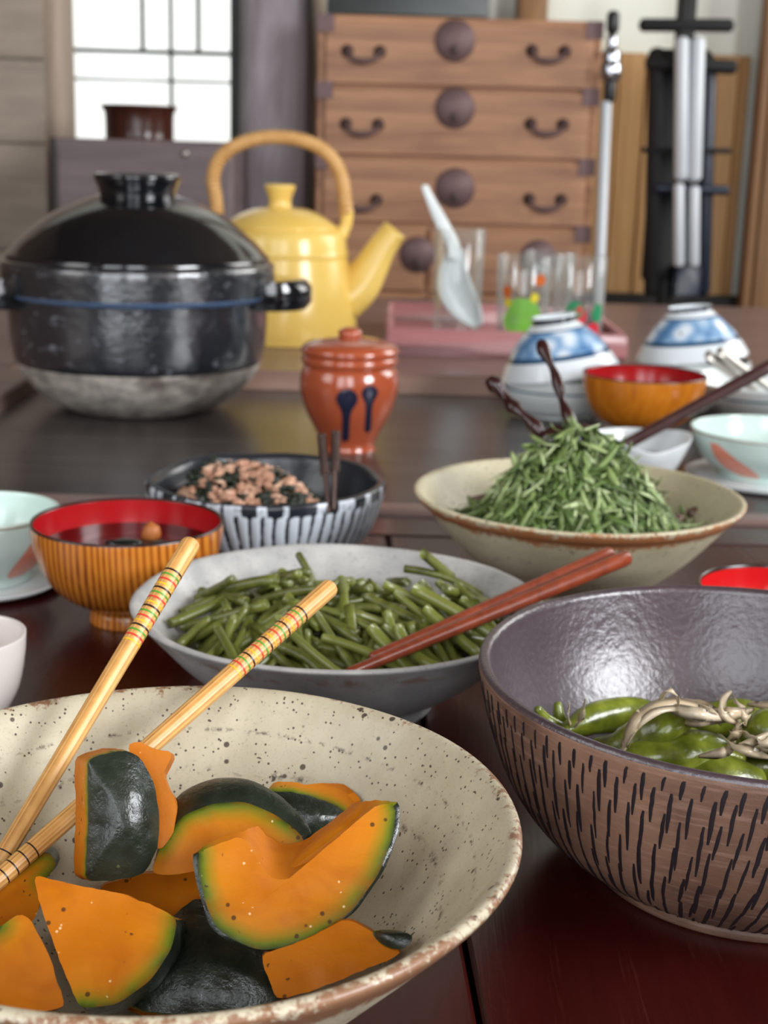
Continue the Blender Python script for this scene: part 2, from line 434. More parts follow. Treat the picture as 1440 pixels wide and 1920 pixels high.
# ================================================================== BOWLS AND POTS: materials
def speckled(name, c1, c2, spot, rimcol, rim_lo=.0, rough=.38, spot_scale=150, rim_band=(.47, .56), rim_amt=1.0, rings=None, rim_th=.66):
    """glazed stoneware with iron specks and a rust-stained rim; pv = way along the profile"""
    q = N(name); v = q.co(1)
    a = q.noise(v, 22, 5, .6); col = q.mix(q.ramp(a, [(.3, 0), (.7, 1)]), c1, c2)
    f = q.noise(v, 900, 2, .6); col = q.mix(q.ramp(f, [(.58, 0), (.72, .45)]), col, tuple(x*.72 for x in c1))
    for sc, th, off in ((spot_scale, .23, .56), (spot_scale*2.4, .22, .5)):
        w = q.voro(v, sc); gate = q.math('GREATER_THAN', q.noise(v, sc*.33, 2), off)
        s = q.math('MULTIPLY', q.ramp(w.outputs['Distance'], [(th*.75, 1), (th, 0)]), gate)
        col = q.mix(q.math('MULTIPLY', s, .9), col, spot)
    p = q.attr('pv'); n2 = q.noise(v, 260, 4, .75); n3 = q.noise(v, 28, 2)
    lo, hi = rim_band; mid = (lo+hi)/2
    band = q.math('SUBTRACT', 1.0, q.math('DIVIDE', q.math('ABSOLUTE', q.math('SUBTRACT', p, mid)), (hi-lo)/2), True)
    k = q.math('ADD', q.math('MULTIPLY', band, .42), q.math('ADD', q.math('MULTIPLY', n2, .55), q.math('MULTIPLY', n3, .35)))
    st = q.math('MULTIPLY', q.ramp(k, [(rim_th, 0), (rim_th+.07, 1)]), q.ramp(band, [(0, 0), (.12, 1)]))
    col = q.mix(q.math('MULTIPLY', st, rim_amt), col, rimcol)
    if rings:
        for (r0, wd) in rings:
            d = q.math('ABSOLUTE', q.math('SUBTRACT', q.math('ADD', p, q.math('MULTIPLY', q.noise(v, 18, 2), .012)), r0))
            g = q.math('MULTIPLY', q.ramp(d, [(0, 1), (wd, 0)]), q.ramp(q.noise(v, 190, 3, .7), [(.5, 0), (.62, 1)]))
            col = q.mix(q.math('MULTIPLY', g, .85), col, spot)
    q.col(col).rough(q.ramp(f, [(.3, rough), (.8, rough+.2)]))
    q.bump(q.math('ADD', q.math('MULTIPLY', f, .35), q.noise(v, 110, 3)), .0005, .45); return q.mat
m_cream = speckled('cream_speckled_stoneware', c('#a0967f'), c('#beb59d'), c('#2e1d17'), c('#74492c'), rings=[(.655, .007), (.60, .004)], spot_scale=150, rim_band=(.42, .57), rim_amt=.9, rim_th=.665)
m_celad = speckled('olive_cream_speckled_stoneware', c('#b2a88a'), c('#cbc3a6'), c('#4a3828'), c('#a5673c'), rim_band=(.44, .56), spot_scale=190, rim_amt=.95)
m_cream.node_tree.nodes['Principled BSDF'].inputs['Coat Weight'].default_value = .15
q = N('grey_crackle_glaze'); v = q.co(1)
f = q.noise(v, 420, 3, .7); a = q.noise(v, 26, 4); col = q.mix(q.ramp(a, [(.3, 0), (.7, 1)]), c('#8d8d8c'), c('#bcbab5'))
col = q.mix(q.ramp(f, [(.55, 0), (.68, .55)]), col, c('#6f7176'))
p = q.attr('pv'); ou = q.ramp(p, [(.42, 1), (.47, 0)]); col = q.mix(q.math('MULTIPLY', ou, .35), col, c('#74787f'))
rm = q.ramp(q.math('ABSOLUTE', q.math('SUBTRACT', p, .49)), [(.005, 1), (.022, 0)])
col = q.mix(q.math('MULTIPLY', rm, q.ramp(q.noise(v, 70, 3), [(.48, 0), (.6, .8)])), col, c('#8a6a5c'))
q.col(col).rough(.42).bump(f, .0004, .5); m_grey = q.mat
q = N('dark_purple_brown_glaze'); v = q.co(1); f = q.noise(v, 230, 3, .6); a = q.noise(v, 14, 3)
q.col(q.mix(a, c('#2e2428'), c('#44363c'))).rough(.34).set(Specular_IOR_Level=.9).bump(f, .0009, .55); m_darkin = q.mat
q = N('brown_carved_clay'); v = q.co(1); f = q.noise(v, 500, 3, .7); a = q.noise(v, 20, 3)
hz = q.noise(q.co((40, 40, 500)), 1, 3)
col = q.mix(q.ramp(a, [(.3, 0), (.65, 1)]), c('#4e362b'), c('#7a5b49')); col = q.mix(q.ramp(hz, [(.5, 0), (.7, .5)]), col, c('#8f7060'))
q.col(col).rough(.55).bump(f, .0004, .5); m_darkout = q.mat
m_groove = plain('dark_groove_strip', c('#1d181c'), .45, .25, 300)
q = N('zelkova_wood_lacquer'); wv_ = q.n('ShaderNodeTexWave'); wv_.inputs['Scale'].default_value = 72; wv_.inputs['Distortion'].default_value = 8.0; wv_.inputs['Detail'].default_value = 2; wv_.inputs['Detail Scale'].default_value = .35
q.link(q.co((1, .75, .12)), wv_.inputs['Vector']); a2 = q.noise(q.co((420, 420, 12)), 1, 2, .6); a3 = q.noise(q.co((40, 40, 10)), 1, 2, .6)
col = q.ramp(q.math('ADD', q.math('MULTIPLY', wv_.outputs['Fac'], .5), q.math('ADD', q.math('MULTIPLY', a2, .3), q.math('MULTIPLY', a3, .3))), [(.22, c('#5e2a08')), (.4, c('#a0551a')), (.75, c('#c27a2c'))])
q.col(col).rough(.22).set(Coat_Weight=.4, Coat_Roughness=.12); m_zel = q.mat
m_zel2 = wood('amber_wood_lacquer', c('#a3570f'), c('#cf7f22'), (150, 150, 4), .2, .4, 0)
m_red = plain('red_lacquer', c('#9c1418'), .18, .12, 25)
m_rimdark = plain('dark_rim_lacquer', c('#2b1410'), .25, .2, 60)
m_porc = plain('white_porcelain', c('#dfe4e6'), .12, .03, 12)
m_celblue = N('pale_celadon_porcelain'); m_celblue.col(m_celblue.mix(m_celblue.noise(m_celblue.co(1), 20, 3), c('#b9d0c8'), c('#d0e0da'))).rough(.12); m_celblue = m_celblue.mat
m_blackglaze = N('black_glaze'); _q = m_blackglaze; _v = _q.co(1)
_q.col(_q.mix(_q.noise(_v, 18, 4), c('#070708'), c('#13161b'))).rough(.12); _q.bump(_q.noise(_v, 45, 3, .6), .0016, .35); _q.set(Coat_Weight=.6, Coat_Roughness=.05); m_blackglaze = _q.mat
_q = N('pitted_black_glaze'); _v = _q.co(1)
_p = _q.ramp(_q.noise(_q.co((40, 40, 85)), 1, 4, .7), [(.60, 0), (.70, 1)])
_q.col(_q.mix(_q.math('MULTIPLY', _p, .55), _q.mix(_q.noise(_v, 14, 3), c('#0d1014'), c('#1f252c')), c('#8a8f96'))).rough(.2)
_q.bump(_q.noise(_q.co((60, 60, 110)), 1, 4, .65), .003, .5); _q.set(Coat_Weight=1.0, Coat_Roughness=.1, Specular_IOR_Level=.9); m_pitblack = _q.mat
_q = N('raw_scorched_clay'); _v = _q.co(1)
_c = _q.mix(_q.ramp(_q.noise(_q.co((35, 35, 90)), 1, 5, .7), [(.35, 0), (.65, 1)]), c('#7b7570'), c('#c0b8ad'))
_c = _q.mix(_q.ramp(_q.noise(_v, 9, 3), [(.56, 0), (.64, .8)]), _c, c('#4a3f3a'))
_q.col(_c).rough(.85).bump(_q.noise(_v, 90, 4), .0015, .5); m_rawclay = _q.mat
m_blueline = plain('blue_grey_glaze_edge', c('#5b7396'), .3, .3, 60)
_q = N('terracotta_glaze'); _q.col(_q.mix(_q.noise(_q.co(1), 16, 3), c('#984526'), c('#ac5436'))).rough(.16).set(Coat_Weight=.7, Coat_Roughness=.06); m_terra = _q.mat
m_drip = plain('dark_blue_drip_glaze', c('#1d1f33'), .16, .2, 40)
_q = N('yellow_enamel'); _v = _q.co(1)
_q.col(_q.mix(_q.ramp(_q.noise(_v, 9, 4), [(.4, 0), (.75, .6)]), c('#efcd70'), c('#deb24c'))).rough(.2); m_yellow = _q.mat
m_rattan = wood('pale_rattan', c('#c08d4a'), c('#e3b778'), (60, 60, 60), .5, .4, .0004)

def bowl_profile(outer, inner): return outer+inner
# ------------------------------------------------------------------ pumpkin bowl (cream speckled)
BC = (-.072, .456)
out = [(0, .002), (.043, .002), (.045, 0), (.049, .0), (.051, .008), (.060, .017), (.078, .035), (.098, .056), (.113, .072), (.1195, .079), (.1225, .0825)]
inn = [(.1238, .0855), (.1215, .0872), (.1178, .0852), (.113, .079), (.103, .066), (.088, .049), (.072, .034), (.055, .022), (.035, .014), (0, .011)]
inn_pump = inn[2:]
def wob(amp, sd, lobes=1.6, zamp=.3):
    def d(r, z, a, pv):
        k = mn.noise(Vector((math.cos(a)*lobes, math.sin(a)*lobes, sd)))
        k2 = mn.noise(Vector((math.cos(a)*lobes, math.sin(a)*lobes, sd+9+z*12)))
        return r*(1+amp*k+amp*.4*k2), z*(1+zamp*amp*k2)
    return d
obj('serving_bowl', lathe(out+inn, *BC, 0, 160, wob(.012, 3), smooth_n=4), m_cream,
    label='large cream speckled stoneware bowl of simmered pumpkin in the foreground', cat='bowl')
# ------------------------------------------------------------------ grey bowl
GC = (-.025, .786)
out = [(0, .003), (.05, .003), (.052, 0), (.057, 0), (.059, .008), (.074, .016), (.092, .030), (.106, .045), (.1155, .0555)]
inn = [(.1198, .0605), (.1165, .0615), (.112, .0575), (.100, .044), (.085, .031), (.065, .020), (.04, .013), (0, .011)]
inn_grey = [p for p in inn[1:]]
obj('serving_bowl', lathe(out+inn, *GC, 0, 160, wob(.016, 11, 1.8), smooth_n=4), m_grey,
    label='wide grey crackle-glazed bowl of green stems behind the pumpkin bowl', cat='bowl')
# ------------------------------------------------------------------ dark carved bowl
DC = (.169, .596)
out = [(0, .004), (.060, .004), (.062, 0), (.069, 0), (.0705, .003), (.071, .0065), (.083, .0125), (.098, .026), (.110, .044), (.118, .065), (.1228, .083), (.1246, .0915)]
inn = [(.1245, .0948), (.1225, .0962), (.1198, .0945), (.1185, .089), (.1135, .068), (.105, .048), (.092, .031), (.073, .019), (.045, .012), (0, .010)]
prof = [(max(0, r), z) for r, z in catmull(out+inn, 4)]
D = empty('serving_bowl', (*DC, 0), 'dark brown carved stoneware bowl of green peppers at the right', 'bowl')
b = lathe(prof, *DC, 0, 160, mat_of=None); Lp = len(out)*4
# faces before the rim are clay, after it glaze
nr = 0
b2 = MB(); pvrim = None
L = [0]
for i in range(1, len(prof)): L.append(L[-1]+math.hypot(prof[i][0]-prof[i-1][0], prof[i][1]-prof[i-1][1]))
pvr = L[(len(out)-1)*4+3]/L[-1]
obj('bowl_body', lathe(prof, *DC, 0, 160, mat_of=lambda pv: 0 if pv < pvr else 1), [m_darkout, m_darkin], D)
# carved dashes: dark raised strips along the outside, standing in for cut slits
outer = [(r, z) for r, z in catmull(out, 6)][24:]
def on_outer(s):
    x = clamp(s)*(len(outer)-1); i = min(int(x), len(outer)-2); t_ = x-i
    return lerp(outer[i][0], outer[i+1][0], t_), lerp(outer[i][1], outer[i+1][1], t_)
g = MB(); r5 = random.Random(5)
ncol = 102
for row in range(9):
    for k in range(ncol):
        for rep in range(1):
            a0 = 2*pi*(k+.5*(row % 2)+r5.uniform(-.12, .12))/ncol
            s0 = 1-(row*.107+.005+r5.uniform(-.012, .012)); s1 = s0-r5.uniform(.12, .18)
            if s1 < .03: continue
            n = 6; rowv = []
            w = .00078*r5.uniform(.75, 1.25)
            for i in range(n+1):
                s_ = lerp(s0, s1, i/n); rr, zz = on_outer(s_); aa = a0-.012*i/n*(1+row*.5)+r5.uniform(-.0012, .0012)
                ww = w*(math.sin(pi*clamp(.12+.8*i/n))**.6); rr += .00025
                da = ww/rr
                rowv.append((g.add((DC[0]+rr*math.cos(aa-da), DC[1]+rr*math.sin(aa-da), zz)),
                             g.add((DC[0]+(rr+.00025)*math.cos(aa), DC[1]+(rr+.00025)*math.sin(aa), zz)),
                             g.add((DC[0]+rr*math.cos(aa+da), DC[1]+rr*math.sin(aa+da), zz))))
            for i in range(n):
                A, B = rowv[i], rowv[i+1]; g.face([A[0], A[1], B[1], B[0]]); g.face([A[1], A[2], B[2], B[1]])
obj('carved_grooves', g, m_groove, D, label='short dark vertical carved marks', kind='stuff')
# ------------------------------------------------------------------ olive-cream bowl under the shredded greens
CC = (.142, 1.015)
out = [(0, .003), (.046, .003), (.048, 0), (.053, 0), (.055, .009), (.068, .019), (.087, .036), (.103, .054), (.112, .065), (.1165, .0685)]
inn = [(.1205, .0735), (.1205, .0755), (.1165, .0752), (.111, .068), (.099, .053), (.083, .037), (.062, .023), (.036, .015), (0, .013)]
inn_cel = [p for p in inn[2:]]
obj('serving_bowl', lathe(out+inn, *CC, 0, 140, wob(.01, 21), smooth_n=4), m_celad,
    label='olive cream flared bowl with rusty rim heaped with shredded greens', cat='bowl')
# ------------------------------------------------------------------ wooden soup bowls
def soup_bowl(cx, cy, R, H, z0, wood_m, label, fill=None, group=None):
    k = R/.064; h = H/.07
    o = [(0, .004), (.0225, .004), (.024, 0), (.0265, 0), (.0262, .006), (.0255, .0105), (.034, .0145), (.046, .022), (.0555, .034), (.0615, .049), (.0638, .062), (.064, .0685)]
    i = [(.0637, .0700), (.0625, .0700), (.0618, .0685), (.0612, .06), (.0585, .046), (.052, .033), (.042, .023), (.028, .0165), (0, .0145)]
    o = [(r*k, z*h) for r, z in o]; i = [(r*k, z*h) for r, z in i]
    E_ = empty('soup_bowl', (cx, cy, z0), label, 'bowl', group)
    obj('bowl_shell', lathe(o, cx, cy, z0, 96, smooth_n=3), wood_m, E_, label='glossy wood-grained outside')
    obj('rim_line', lathe([o[-1], i[0], i[1], i[2]], cx, cy, z0, 96), m_rimdark, E_)
    obj('lining', lathe(i[2:], cx, cy, z0, 96, smooth_n=3), m_red, E_, label='red lacquered inside')
    return E_
SC = (-.172, .920)
soup_bowl(*SC, .064, .07, 0, m_zel, 'wooden soup bowl with red lacquer lining, dark soup inside, at the left')
q = N('dark_miso_broth'); q.col(c('#1c0806')).rough(.2); m_soup = q.mat
m_wak = plain('dark_wakame', c('#0f1512'), .2, .3, 60)
m_tofu = plain('fried_tofu', c('#a8622a'), .5, .25, 90, bump=.0008)
obj('soup', lathe([(0, .052), (.0604*.985, .052), (.0604*.985, .0526), (.03, .0522), (0, .0521)], *SC, 0, 64), m_soup, label='dark broth in the left wooden soup bowl', cat='soup')
for i, (dx, dy, r, sx) in enumerate(((-.004, .004, .009, 1.5), (-.016, -.010, .007, 1.6), (.004, -.014, .008, 1.5), (.02, .004, .006, 1.3))):
    obj('wakame_piece', blob((SC[0]+dx, SC[1]+dy, .0530), r, sx, 1, .35, .5, 2.2, i), m_wak, label='dark seaweed piece floating in the left soup', cat='seaweed', group='seaweed in the left soup bowl')
obj('tofu_piece', blob((SC[0]+.012, SC[1]+.022, .0545), .008, .8, .8, 1.1, .35, 1.8, 8), m_tofu, label='orange-brown fried tofu piece floating in the left soup', cat='tofu')
p2 = P(1200, 822)  # right bowl stands behind the sauce dish
s2 = pxs((p2.x, p2.y, .05)); R2 = 115*s2
soup_bowl(p2.x, p2.y, R2, V(1200, 699, p2.y).z, 0, m_zel2, 'amber wooden bowl with red lining between the upturned rice bowls and white sauce dish')
# red lacquer bowl at the right edge
rb = (.247, .84)
E_ = empty('lacquer_bowl', (*rb, 0), 'small red lacquered bowl with dark rim at right edge behind the carved bowl', 'bowl')
o_ = [(0, .003), (.022, .003), (.024, 0), (.027, 0), (.027, .008), (.039, .016), (.047, .031), (.0505, .048), (.051, .058)]
i_ = [(.0508, .0600), (.0492, .0600), (.0485, .058), (.047, .046), (.041, .031), (.03, .020), (0, .014)]
obj('bowl_shell', lathe(o_+[i_[0], i_[1], i_[2]], *rb, 0, 80, smooth_n=3), plain('black_lacquer_shell', c('#2a1a16'), .25, .2, 40), E_)
obj('lining', lathe(i_[2:], *rb, 0, 80, smooth_n=3), plain('bright_red_lacquer', c('#c01a1c'), .16, .1, 25), E_)
# ------------------------------------------------------------------ striped squarish bowl
pc = P(500, 902, .058); s3 = pxs(pc); R3 = 222*s3
def sq(amp_flute):
    def d(r, z, a, pv):
        n_ = 2.9; q_ = (abs(math.cos(a+.35))**n_+abs(math.sin(a+.35))**n_)**(-1/n_)
        k = mn.noise(Vector((math.cos(a)*1.5, math.sin(a)*1.5, 31)))
        fl = 0
        if amp_flute and pv0 < pv < pvs: fl = amp_flute*(abs(math.sin(a*31+1.2*mn.noise(Vector((math.cos(a)*4, math.sin(a)*4, z*30)))))**.6-.7)
        return r*(.88+.12*q_/1.0)*(1+.03*k)+fl, z*(1+.05*k)
    return d
q = N('striped_dark_white_glaze'); v = q.co(1)
at = q.attr('fl'); col = q.mix(q.ramp(q.math('ADD', at, q.math('MULTIPLY', q.math('SUBTRACT', q.noise(v, 180, 3), .5), .7)), [(.32, 0), (.55, 1)]), c('#20242a'), c('#c3cad2'))
q.col(col).rough(.25).bump(q.noise(v, 160, 3), .0006, .4); m_stripe = q.mat
m_stripe_in = plain('charcoal_glaze', c('#30343b'), .18, .35, 30)
out = [(0, .002), (.62*R3, 0), (.70*R3, .004), (.84*R3, .016), (.93*R3, .032), (.98*R3, .047), (R3, .056)]
inn = [(.995*R3, .0605), (.955*R3, .0615), (.915*R3, .058), (.88*R3, .046), (.8*R3, .03), (.6*R3, .016), (0, .012)]
_o = catmull(out+inn, 3); _l = [0]
for i in range(1, len(_o)): _l.append(_l[-1]+math.hypot(_o[i][0]-_o[i-1][0], _o[i][1]-_o[i-1][1]))
pvs = _l[(len(out)-1)*3-1]/_l[-1]; pv0 = _l[3]/_l[-1]
b = lathe(out+inn, pc.x, pc.y, 0, 372, sq(.0016), smooth_n=3)
for i, v_ in enumerate(b.v):
    a = math.atan2(v_.y-pc.y, v_.x-pc.x); pv = b.a['pv'][i]
    fl = abs(math.sin(a*31+1.2*mn.noise(Vector((math.cos(a)*4, math.sin(a)*4, v_.z*30)))))
    k = 1.0 if (pv < pvs and v_.z > .003) else 0.0; edge = .55 if .47 < pv < .53 and mn.noise(Vector((math.cos(a)*9, math.sin(a)*9, 2))) > .05 else .1
    b.a.setdefault('fl', {})[i] = fl*1.05*k+(1-k)*edge
obj('serving_bowl', b, m_stripe, label='squarish charcoal bowl with white vertical stripes holding fish flakes', cat='bowl')
STR = (pc.x, pc.y, R3)

# ================================================================== POTS, JAR, KETTLE
def prof_px(cx, Y, pts, zmin=None):
    o = []
    for hw_, py in pts:
        p = V(cx, py, Y); o.append((hw_*pxs(p), p.z if zmin is None else max(zmin, p.z)))
    return o
# ---- black clay rice pot
kp = P(264, 764); KY = kp.y; kx = kp.x; KP = lambda pts: prof_px(264, KY, pts, 0)
E_ = empty('clay_pot', (kx, KY, 0), 'large black glazed clay rice pot with domed lid, scorched pale base, on hearth board', 'pot')
low = [(0, 0.0)] + [(r, z) for r, z in KP([(112, 768), (150, 752), (186, 728), (212, 698), (228, 668)])]; low[1] = (low[1][0], 0)
obj('unglazed_base', lathe(low+[(low[-1][0]-.004, low[-1][1]+.001)], kx, KY, 0, 96, wob(.006, 5), smooth_n=3), m_rawclay, E_, label='pale scorched unglazed lower body')
mid_ = KP([(229, 670), (236, 640), (240, 600), (242, 560), (243, 552)])
obj('pot_body', lathe([(mid_[0][0]-.006, mid_[0][1]-.002)]+mid_, kx, KY, 0, 96, wob(.008, 7), smooth_n=3), m_pitblack, E_, label='pitted blue-black glazed upper body')
rim = KP([(243, 553), (252, 548), (255, 543)])
obj('rim_edge', lathe(rim, kx, KY, 0, 96), m_blueline, E_)
band = KP([(255, 543), (256, 520), (257, 496), (253, 487), (243, 484)]); obj('pot_collar', lathe(band+[(band[-1][0]-.012, band[-1][1]-.006)], kx, KY, 0, 96, wob(.006, 8), smooth_n=3), m_pitblack, E_)
lid = KP([(247, 490), (246, 478), (238, 470), (206, 437), (156, 400), (86, 370), (66, 366)])
lo = obj('lid', lathe(lid+[(0, lid[-1][1])], kx, KY, 0, 96, wob(.006, 9), smooth_n=3), m_blackglaze, E_)
kn = KP([(68, 385), (70, 372), (72, 358), (78, 342), (82, 334), (81, 328), (76, 326), (68, 332), (64, 350)])
obj('lid_knob', lathe(kn+[(0, kn[-1][1])], kx, KY, 0, 64, smooth_n=2), m_blackglaze, lo, label='hollow ring knob with pale glinting edge')
for sgn, yoff in ((1, -.01), (-1, -.075)):
    z0 = V(264, 541, KY).z; rr = 240*pxs((kx, KY, z0)); b = MB(); a0 = math.atan2(yoff, sgn*rr)
    path = []; rad = []
    h = pxs((kx, KY, z0))
    n = 16
    for i in range(n+1):
        t_ = i/n; ang = a0+(t_-.5)*.62; ext = (math.sin(pi*t_)**.45)*92*h
        path.append(Vector((kx+(rr-.004+ext)*math.cos(ang), KY+(rr-.004+ext)*math.sin(ang), z0)))
    # a solid lug: slab with rounded outline
    top = []; bot = []; top2 = []; bot2 = []
    th = 27*h
    for p_ in path:
        inn_ = Vector((kx+(p_.x-kx)*.97, KY+(p_.y-KY)*.97, 0))
        top.append(b.add((inn_.x, inn_.y, z0+th))); top2.append(b.add((p_.x, p_.y, z0+th*.5)))
        bot2.append(b.add((p_.x, p_.y, z0-th*.5))); bot.append(b.add((inn_.x, inn_.y, z0-th)))
    for i in range(n):
        b.face([top[i], top2[i], top2[i+1], top[i+1]]); b.face([top2[i], bot2[i], bot2[i+1], top2[i+1]]); b.face([bot2[i], bot[i], bot[i+1], bot2[i+1]])
    b.face(top); b.face(bot[::-1])
    obj('lug_handle', b, m_blackglaze, E_, sharp=60)
# ---- terracotta jar
jp = P(652, 840); JY = jp.y; jx = jp.x; JP = lambda pts: prof_px(652, JY, pts, 0)
E_ = empty('lidded_jar', (jx, JY, 0), 'glossy terracotta lidded jar with dark blue drips in front of the kettle', 'jar')
jb = JP([(50, 848), (52, 838), (51, 828), (62, 805), (80, 770), (91, 735), (93, 712), (89, 692), (82, 682), (84, 676)])
jb[0] = (jb[0][0], 0)
body = catmull([(0, 0)]+jb, 4)
obj('jar_body', lathe(body+[(jb[-1][0]-.004, jb[-1][1]-.01)], jx, JY, 0, 96), m_terra, E_)
jl = JP([(82, 684), (89, 681), (91, 673), (89, 667), (85, 664), (91, 661), (92, 654), (84, 645), (60, 637), (30, 633), (21, 632)])
lo = obj('lid', lathe(jl+[(0, jl[-1][1])], jx, JY, 0, 96, smooth_n=3), m_terra, E_)
jk = JP([(19, 636), (22, 628), (22, 621), (15, 615), (6, 613)])
obj('knob', lathe(jk+[(0, jk[-1][1])], jx, JY, 0, 48, smooth_n=2), m_terra, lo)
js = pxs((jx, JY, .05))
def jar_r(z):
    for (r0, z0), (r1, z1) in zip(body, body[1:]):
        if z0 <= z <= z1 and z1 > z0: return lerp(r0, r1, (z-z0)/(z1-z0))
    return body[-1][0]
def jar_pt(px_, py_, off):
    z = V(652, py_, JY-.03).z; r = jar_r(z); x = clamp((px_-652)*js*.985/r, -.97, .97); a = math.asin(x)
    rr = r+off; return Vector((jx+rr*math.sin(a), JY-rr*math.cos(a), z))
def drip(cx_, top_, blobw, stemw, bottom):
    b = MB(); rows = []; ys = [top_+(bottom-top_)*i/22 for i in range(23)]
    for i, y in enumerate(ys):
        d = y-top_; w = stemw+(blobw-stemw)*math.exp(-((d-blobw*1.0)/(blobw*.95))**2)
        if d < blobw: w = blobw*math.sqrt(max(.02, 1-((blobw-d)/blobw)**2))
        if bottom-y < stemw: w *= math.sqrt(max(.03, 1-((stemw-(bottom-y))/stemw)**2))
        xx = cx_+(y-top_)*-.03
        rows.append([b.add(jar_pt(xx+w*u, y, .0004+.0006*(1-u*u))) for u in (-1, -.6, 0, .6, 1)])
    for A, B in zip(rows, rows[1:]):
        for k in range(4): b.face([A[k], B[k], B[k+1], A[k+1]])
    return b
obj('glaze_drip', drip(652, 722, 20, 7, 828), m_drip, E_); obj('glaze_drip', drip(693, 716, 15, 6, 810), m_drip, E_)
# ---- yellow kettle
tp = P(530, 634, ZF); TY = tp.y; tx = tp.x; TP = lambda pts: prof_px(530, TY, pts, ZF)
E_ = empty('kettle', (tx, TY, ZF), 'yellow enamel kettle with wrapped rattan handle behind the black pot', 'kettle')
kb = TP([(122, 640), (134, 628), (138, 606), (136, 570), (130, 530), (124, 495), (121, 478), (123, 474), (121, 468), (118, 450), (114, 436), (104, 428)]); kb[0] = (kb[0][0], ZF)
obj('kettle_body', lathe([(0, ZF)]+kb+[(kb[-1][0]-.01, kb[-1][1])], tx, TY, 0, 96, smooth_n=3), m_yellow, E_)
kl = TP([(104, 429), (105, 424), (96, 415), (76, 402), (50, 392), (28, 389)])
lo = obj('lid', lathe(kl+[(0, kl[-1][1])], tx-.004, TY, 0, 80, smooth_n=3), m_yellow, E_)
kk = TP([(24, 391), (21, 380), (22, 370), (28, 355), (29, 348), (22, 345)]); obj('lid_knob', lathe(kk+[(0, kk[-1][1])], tx-.006, TY, 0, 48, smooth_n=2), m_yellow, lo)
sp = [V(645, 556, TY), V(672, 535, TY), V(696, 500, TY), V(715, 466, TY), V(741, 430, TY)]
hpx = pxs((tx, TY, .1)); srad = [50, 44, 36, 30, 26]
path = [Vector(x) for x in catmull([tuple(x) for x in sp], 4)]; rad = [x[0]*hpx for x in catmull([(x,) for x in srad], 4)]
b = tube(path, rad, 24, cap=False, flat=.75)
d_ = (path[-1]-path[-2]).normalized(); last = list(range(len(b.v)-24, len(b.v)))
ins = [b.add(path[-1]+(b.v[i]-path[-1])*.82) for i in last]; ins2 = [b.add(path[-1]-d_*.02+(b.v[i]-path[-1])*.75) for i in last]
for k in range(24):
    k2 = (k+1) % 24; b.face([last[k], last[k2], ins[k2], ins[k]]); b.face([ins[k], ins[k2], ins2[k2], ins2[k]])
b.face(ins2); obj('spout', b, m_yellow, E_)
for xa, xb in ((632, 652), (428, 404)):
    pa, pb, pc_ = V(xa, 446, TY), V((xa+xb)/2+6*(1 if xb > xa else -1), 424, TY), V(xb, 396, TY)
    path = [Vector(x) for x in catmull([tuple(pa), tuple(pb), tuple(pc_)], 5)]
    obj('handle_lug', tube(*round_ends(path, [15*hpx]*4+[11*hpx]*7), 14), m_yellow, E_)
hp = [(650, 402), (644, 350), (634, 316), (610, 284), (570, 264), (525, 257), (480, 260), (438, 275), (410, 300), (399, 335), (404, 370), (407, 402)]
path = [V(x, y, TY) for x, y in hp]; path = [Vector(x) for x in catmull([tuple(x) for x in path], 6)]
h = obj('handle', tube(path, 11.5*hpx, 14), m_rattan, E_, label='pale rattan arched handle')
b = MB(); N_ = len(path); turns = 46
hel = []
for i in range(turns*10):
    t_ = i/(turns*10)*(N_-1); j = min(int(t_), N_-2); p_ = path[j].lerp(path[j+1], t_-j); tn = (path[j+1]-path[j]).normalized(); u_ = Vector((0, 1, 0)); w_ = tn.cross(u_).normalized(); a = 2*pi*i/10
    hel.append(p_+(u_*math.cos(a)+w_*math.sin(a))*12*hpx)
obj('cane_wrapping', tube(hel, 2.6*hpx, 5), m_rattan, h)
# ================================================================== TRAY AND GLASSES
m_tray = wood('rose_brown_lacquer', c('#995f62'), c('#bd8787'), (2, 25, 25), .25, .6, .0002)
fl_, fr_ = P(722, 664, ZF), P(1166, 668, ZF); TYn = fl_.y; TYf = P(760, 612, ZF).y+.04
tz = V(940, 622, TYn).z; x0, x1 = fl_.x, fr_.x; w_ = .012
E_ = empty('tray', ((x0+x1)/2, (TYn+TYf)/2, ZF), 'rose-brown wooden tray carrying the drinking glasses', 'tray')
obj('tray_base', box(x0+.004, x1-.004, TYn+.004, TYf-.004, ZF, ZF+.008, .002), m_tray, E_, smooth=False)
obj('tray_side', box(x0, x1, TYn, TYn+w_, ZF+.001, tz, .003), m_tray, E_); obj('tray_side', box(x0, x1, TYf-w_, TYf, ZF+.001, tz, .003), m_tray, E_)
obj('tray_side', box(x0, x0+w_, TYn+w_, TYf-w_, ZF+.001, tz, .003), m_tray, E_); obj('tray_side', box(x1-w_, x1, TYn+w_, TYf-w_, ZF+.001, tz, .003), m_tray, E_)
q = N('clear_glass_hazed'); _tr = q.n('ShaderNodeBsdfTransparent'); _gl = q.n('ShaderNodeBsdfGlossy'); _gl.inputs['Roughness'].default_value = .06; _df = q.n('ShaderNodeBsdfDiffuse'); _df.inputs['Color'].default_value = (.85, .9, .88, 1)
_mx = q.n('ShaderNodeMixShader'); _m2 = q.n('ShaderNodeMixShader'); _fr = q.n('ShaderNodeLayerWeight'); _fr.inputs['Blend'].default_value = .2
_tr.inputs['Color'].default_value = (.97, .98, .975, 1); q.link(q.math('ADD', q.math('MULTIPLY', _fr.outputs['Fresnel'], .3), .04), _mx.inputs[0]); q.link(_tr.outputs[0], _mx.inputs[1]); q.link(_gl.outputs[0], _mx.inputs[2])
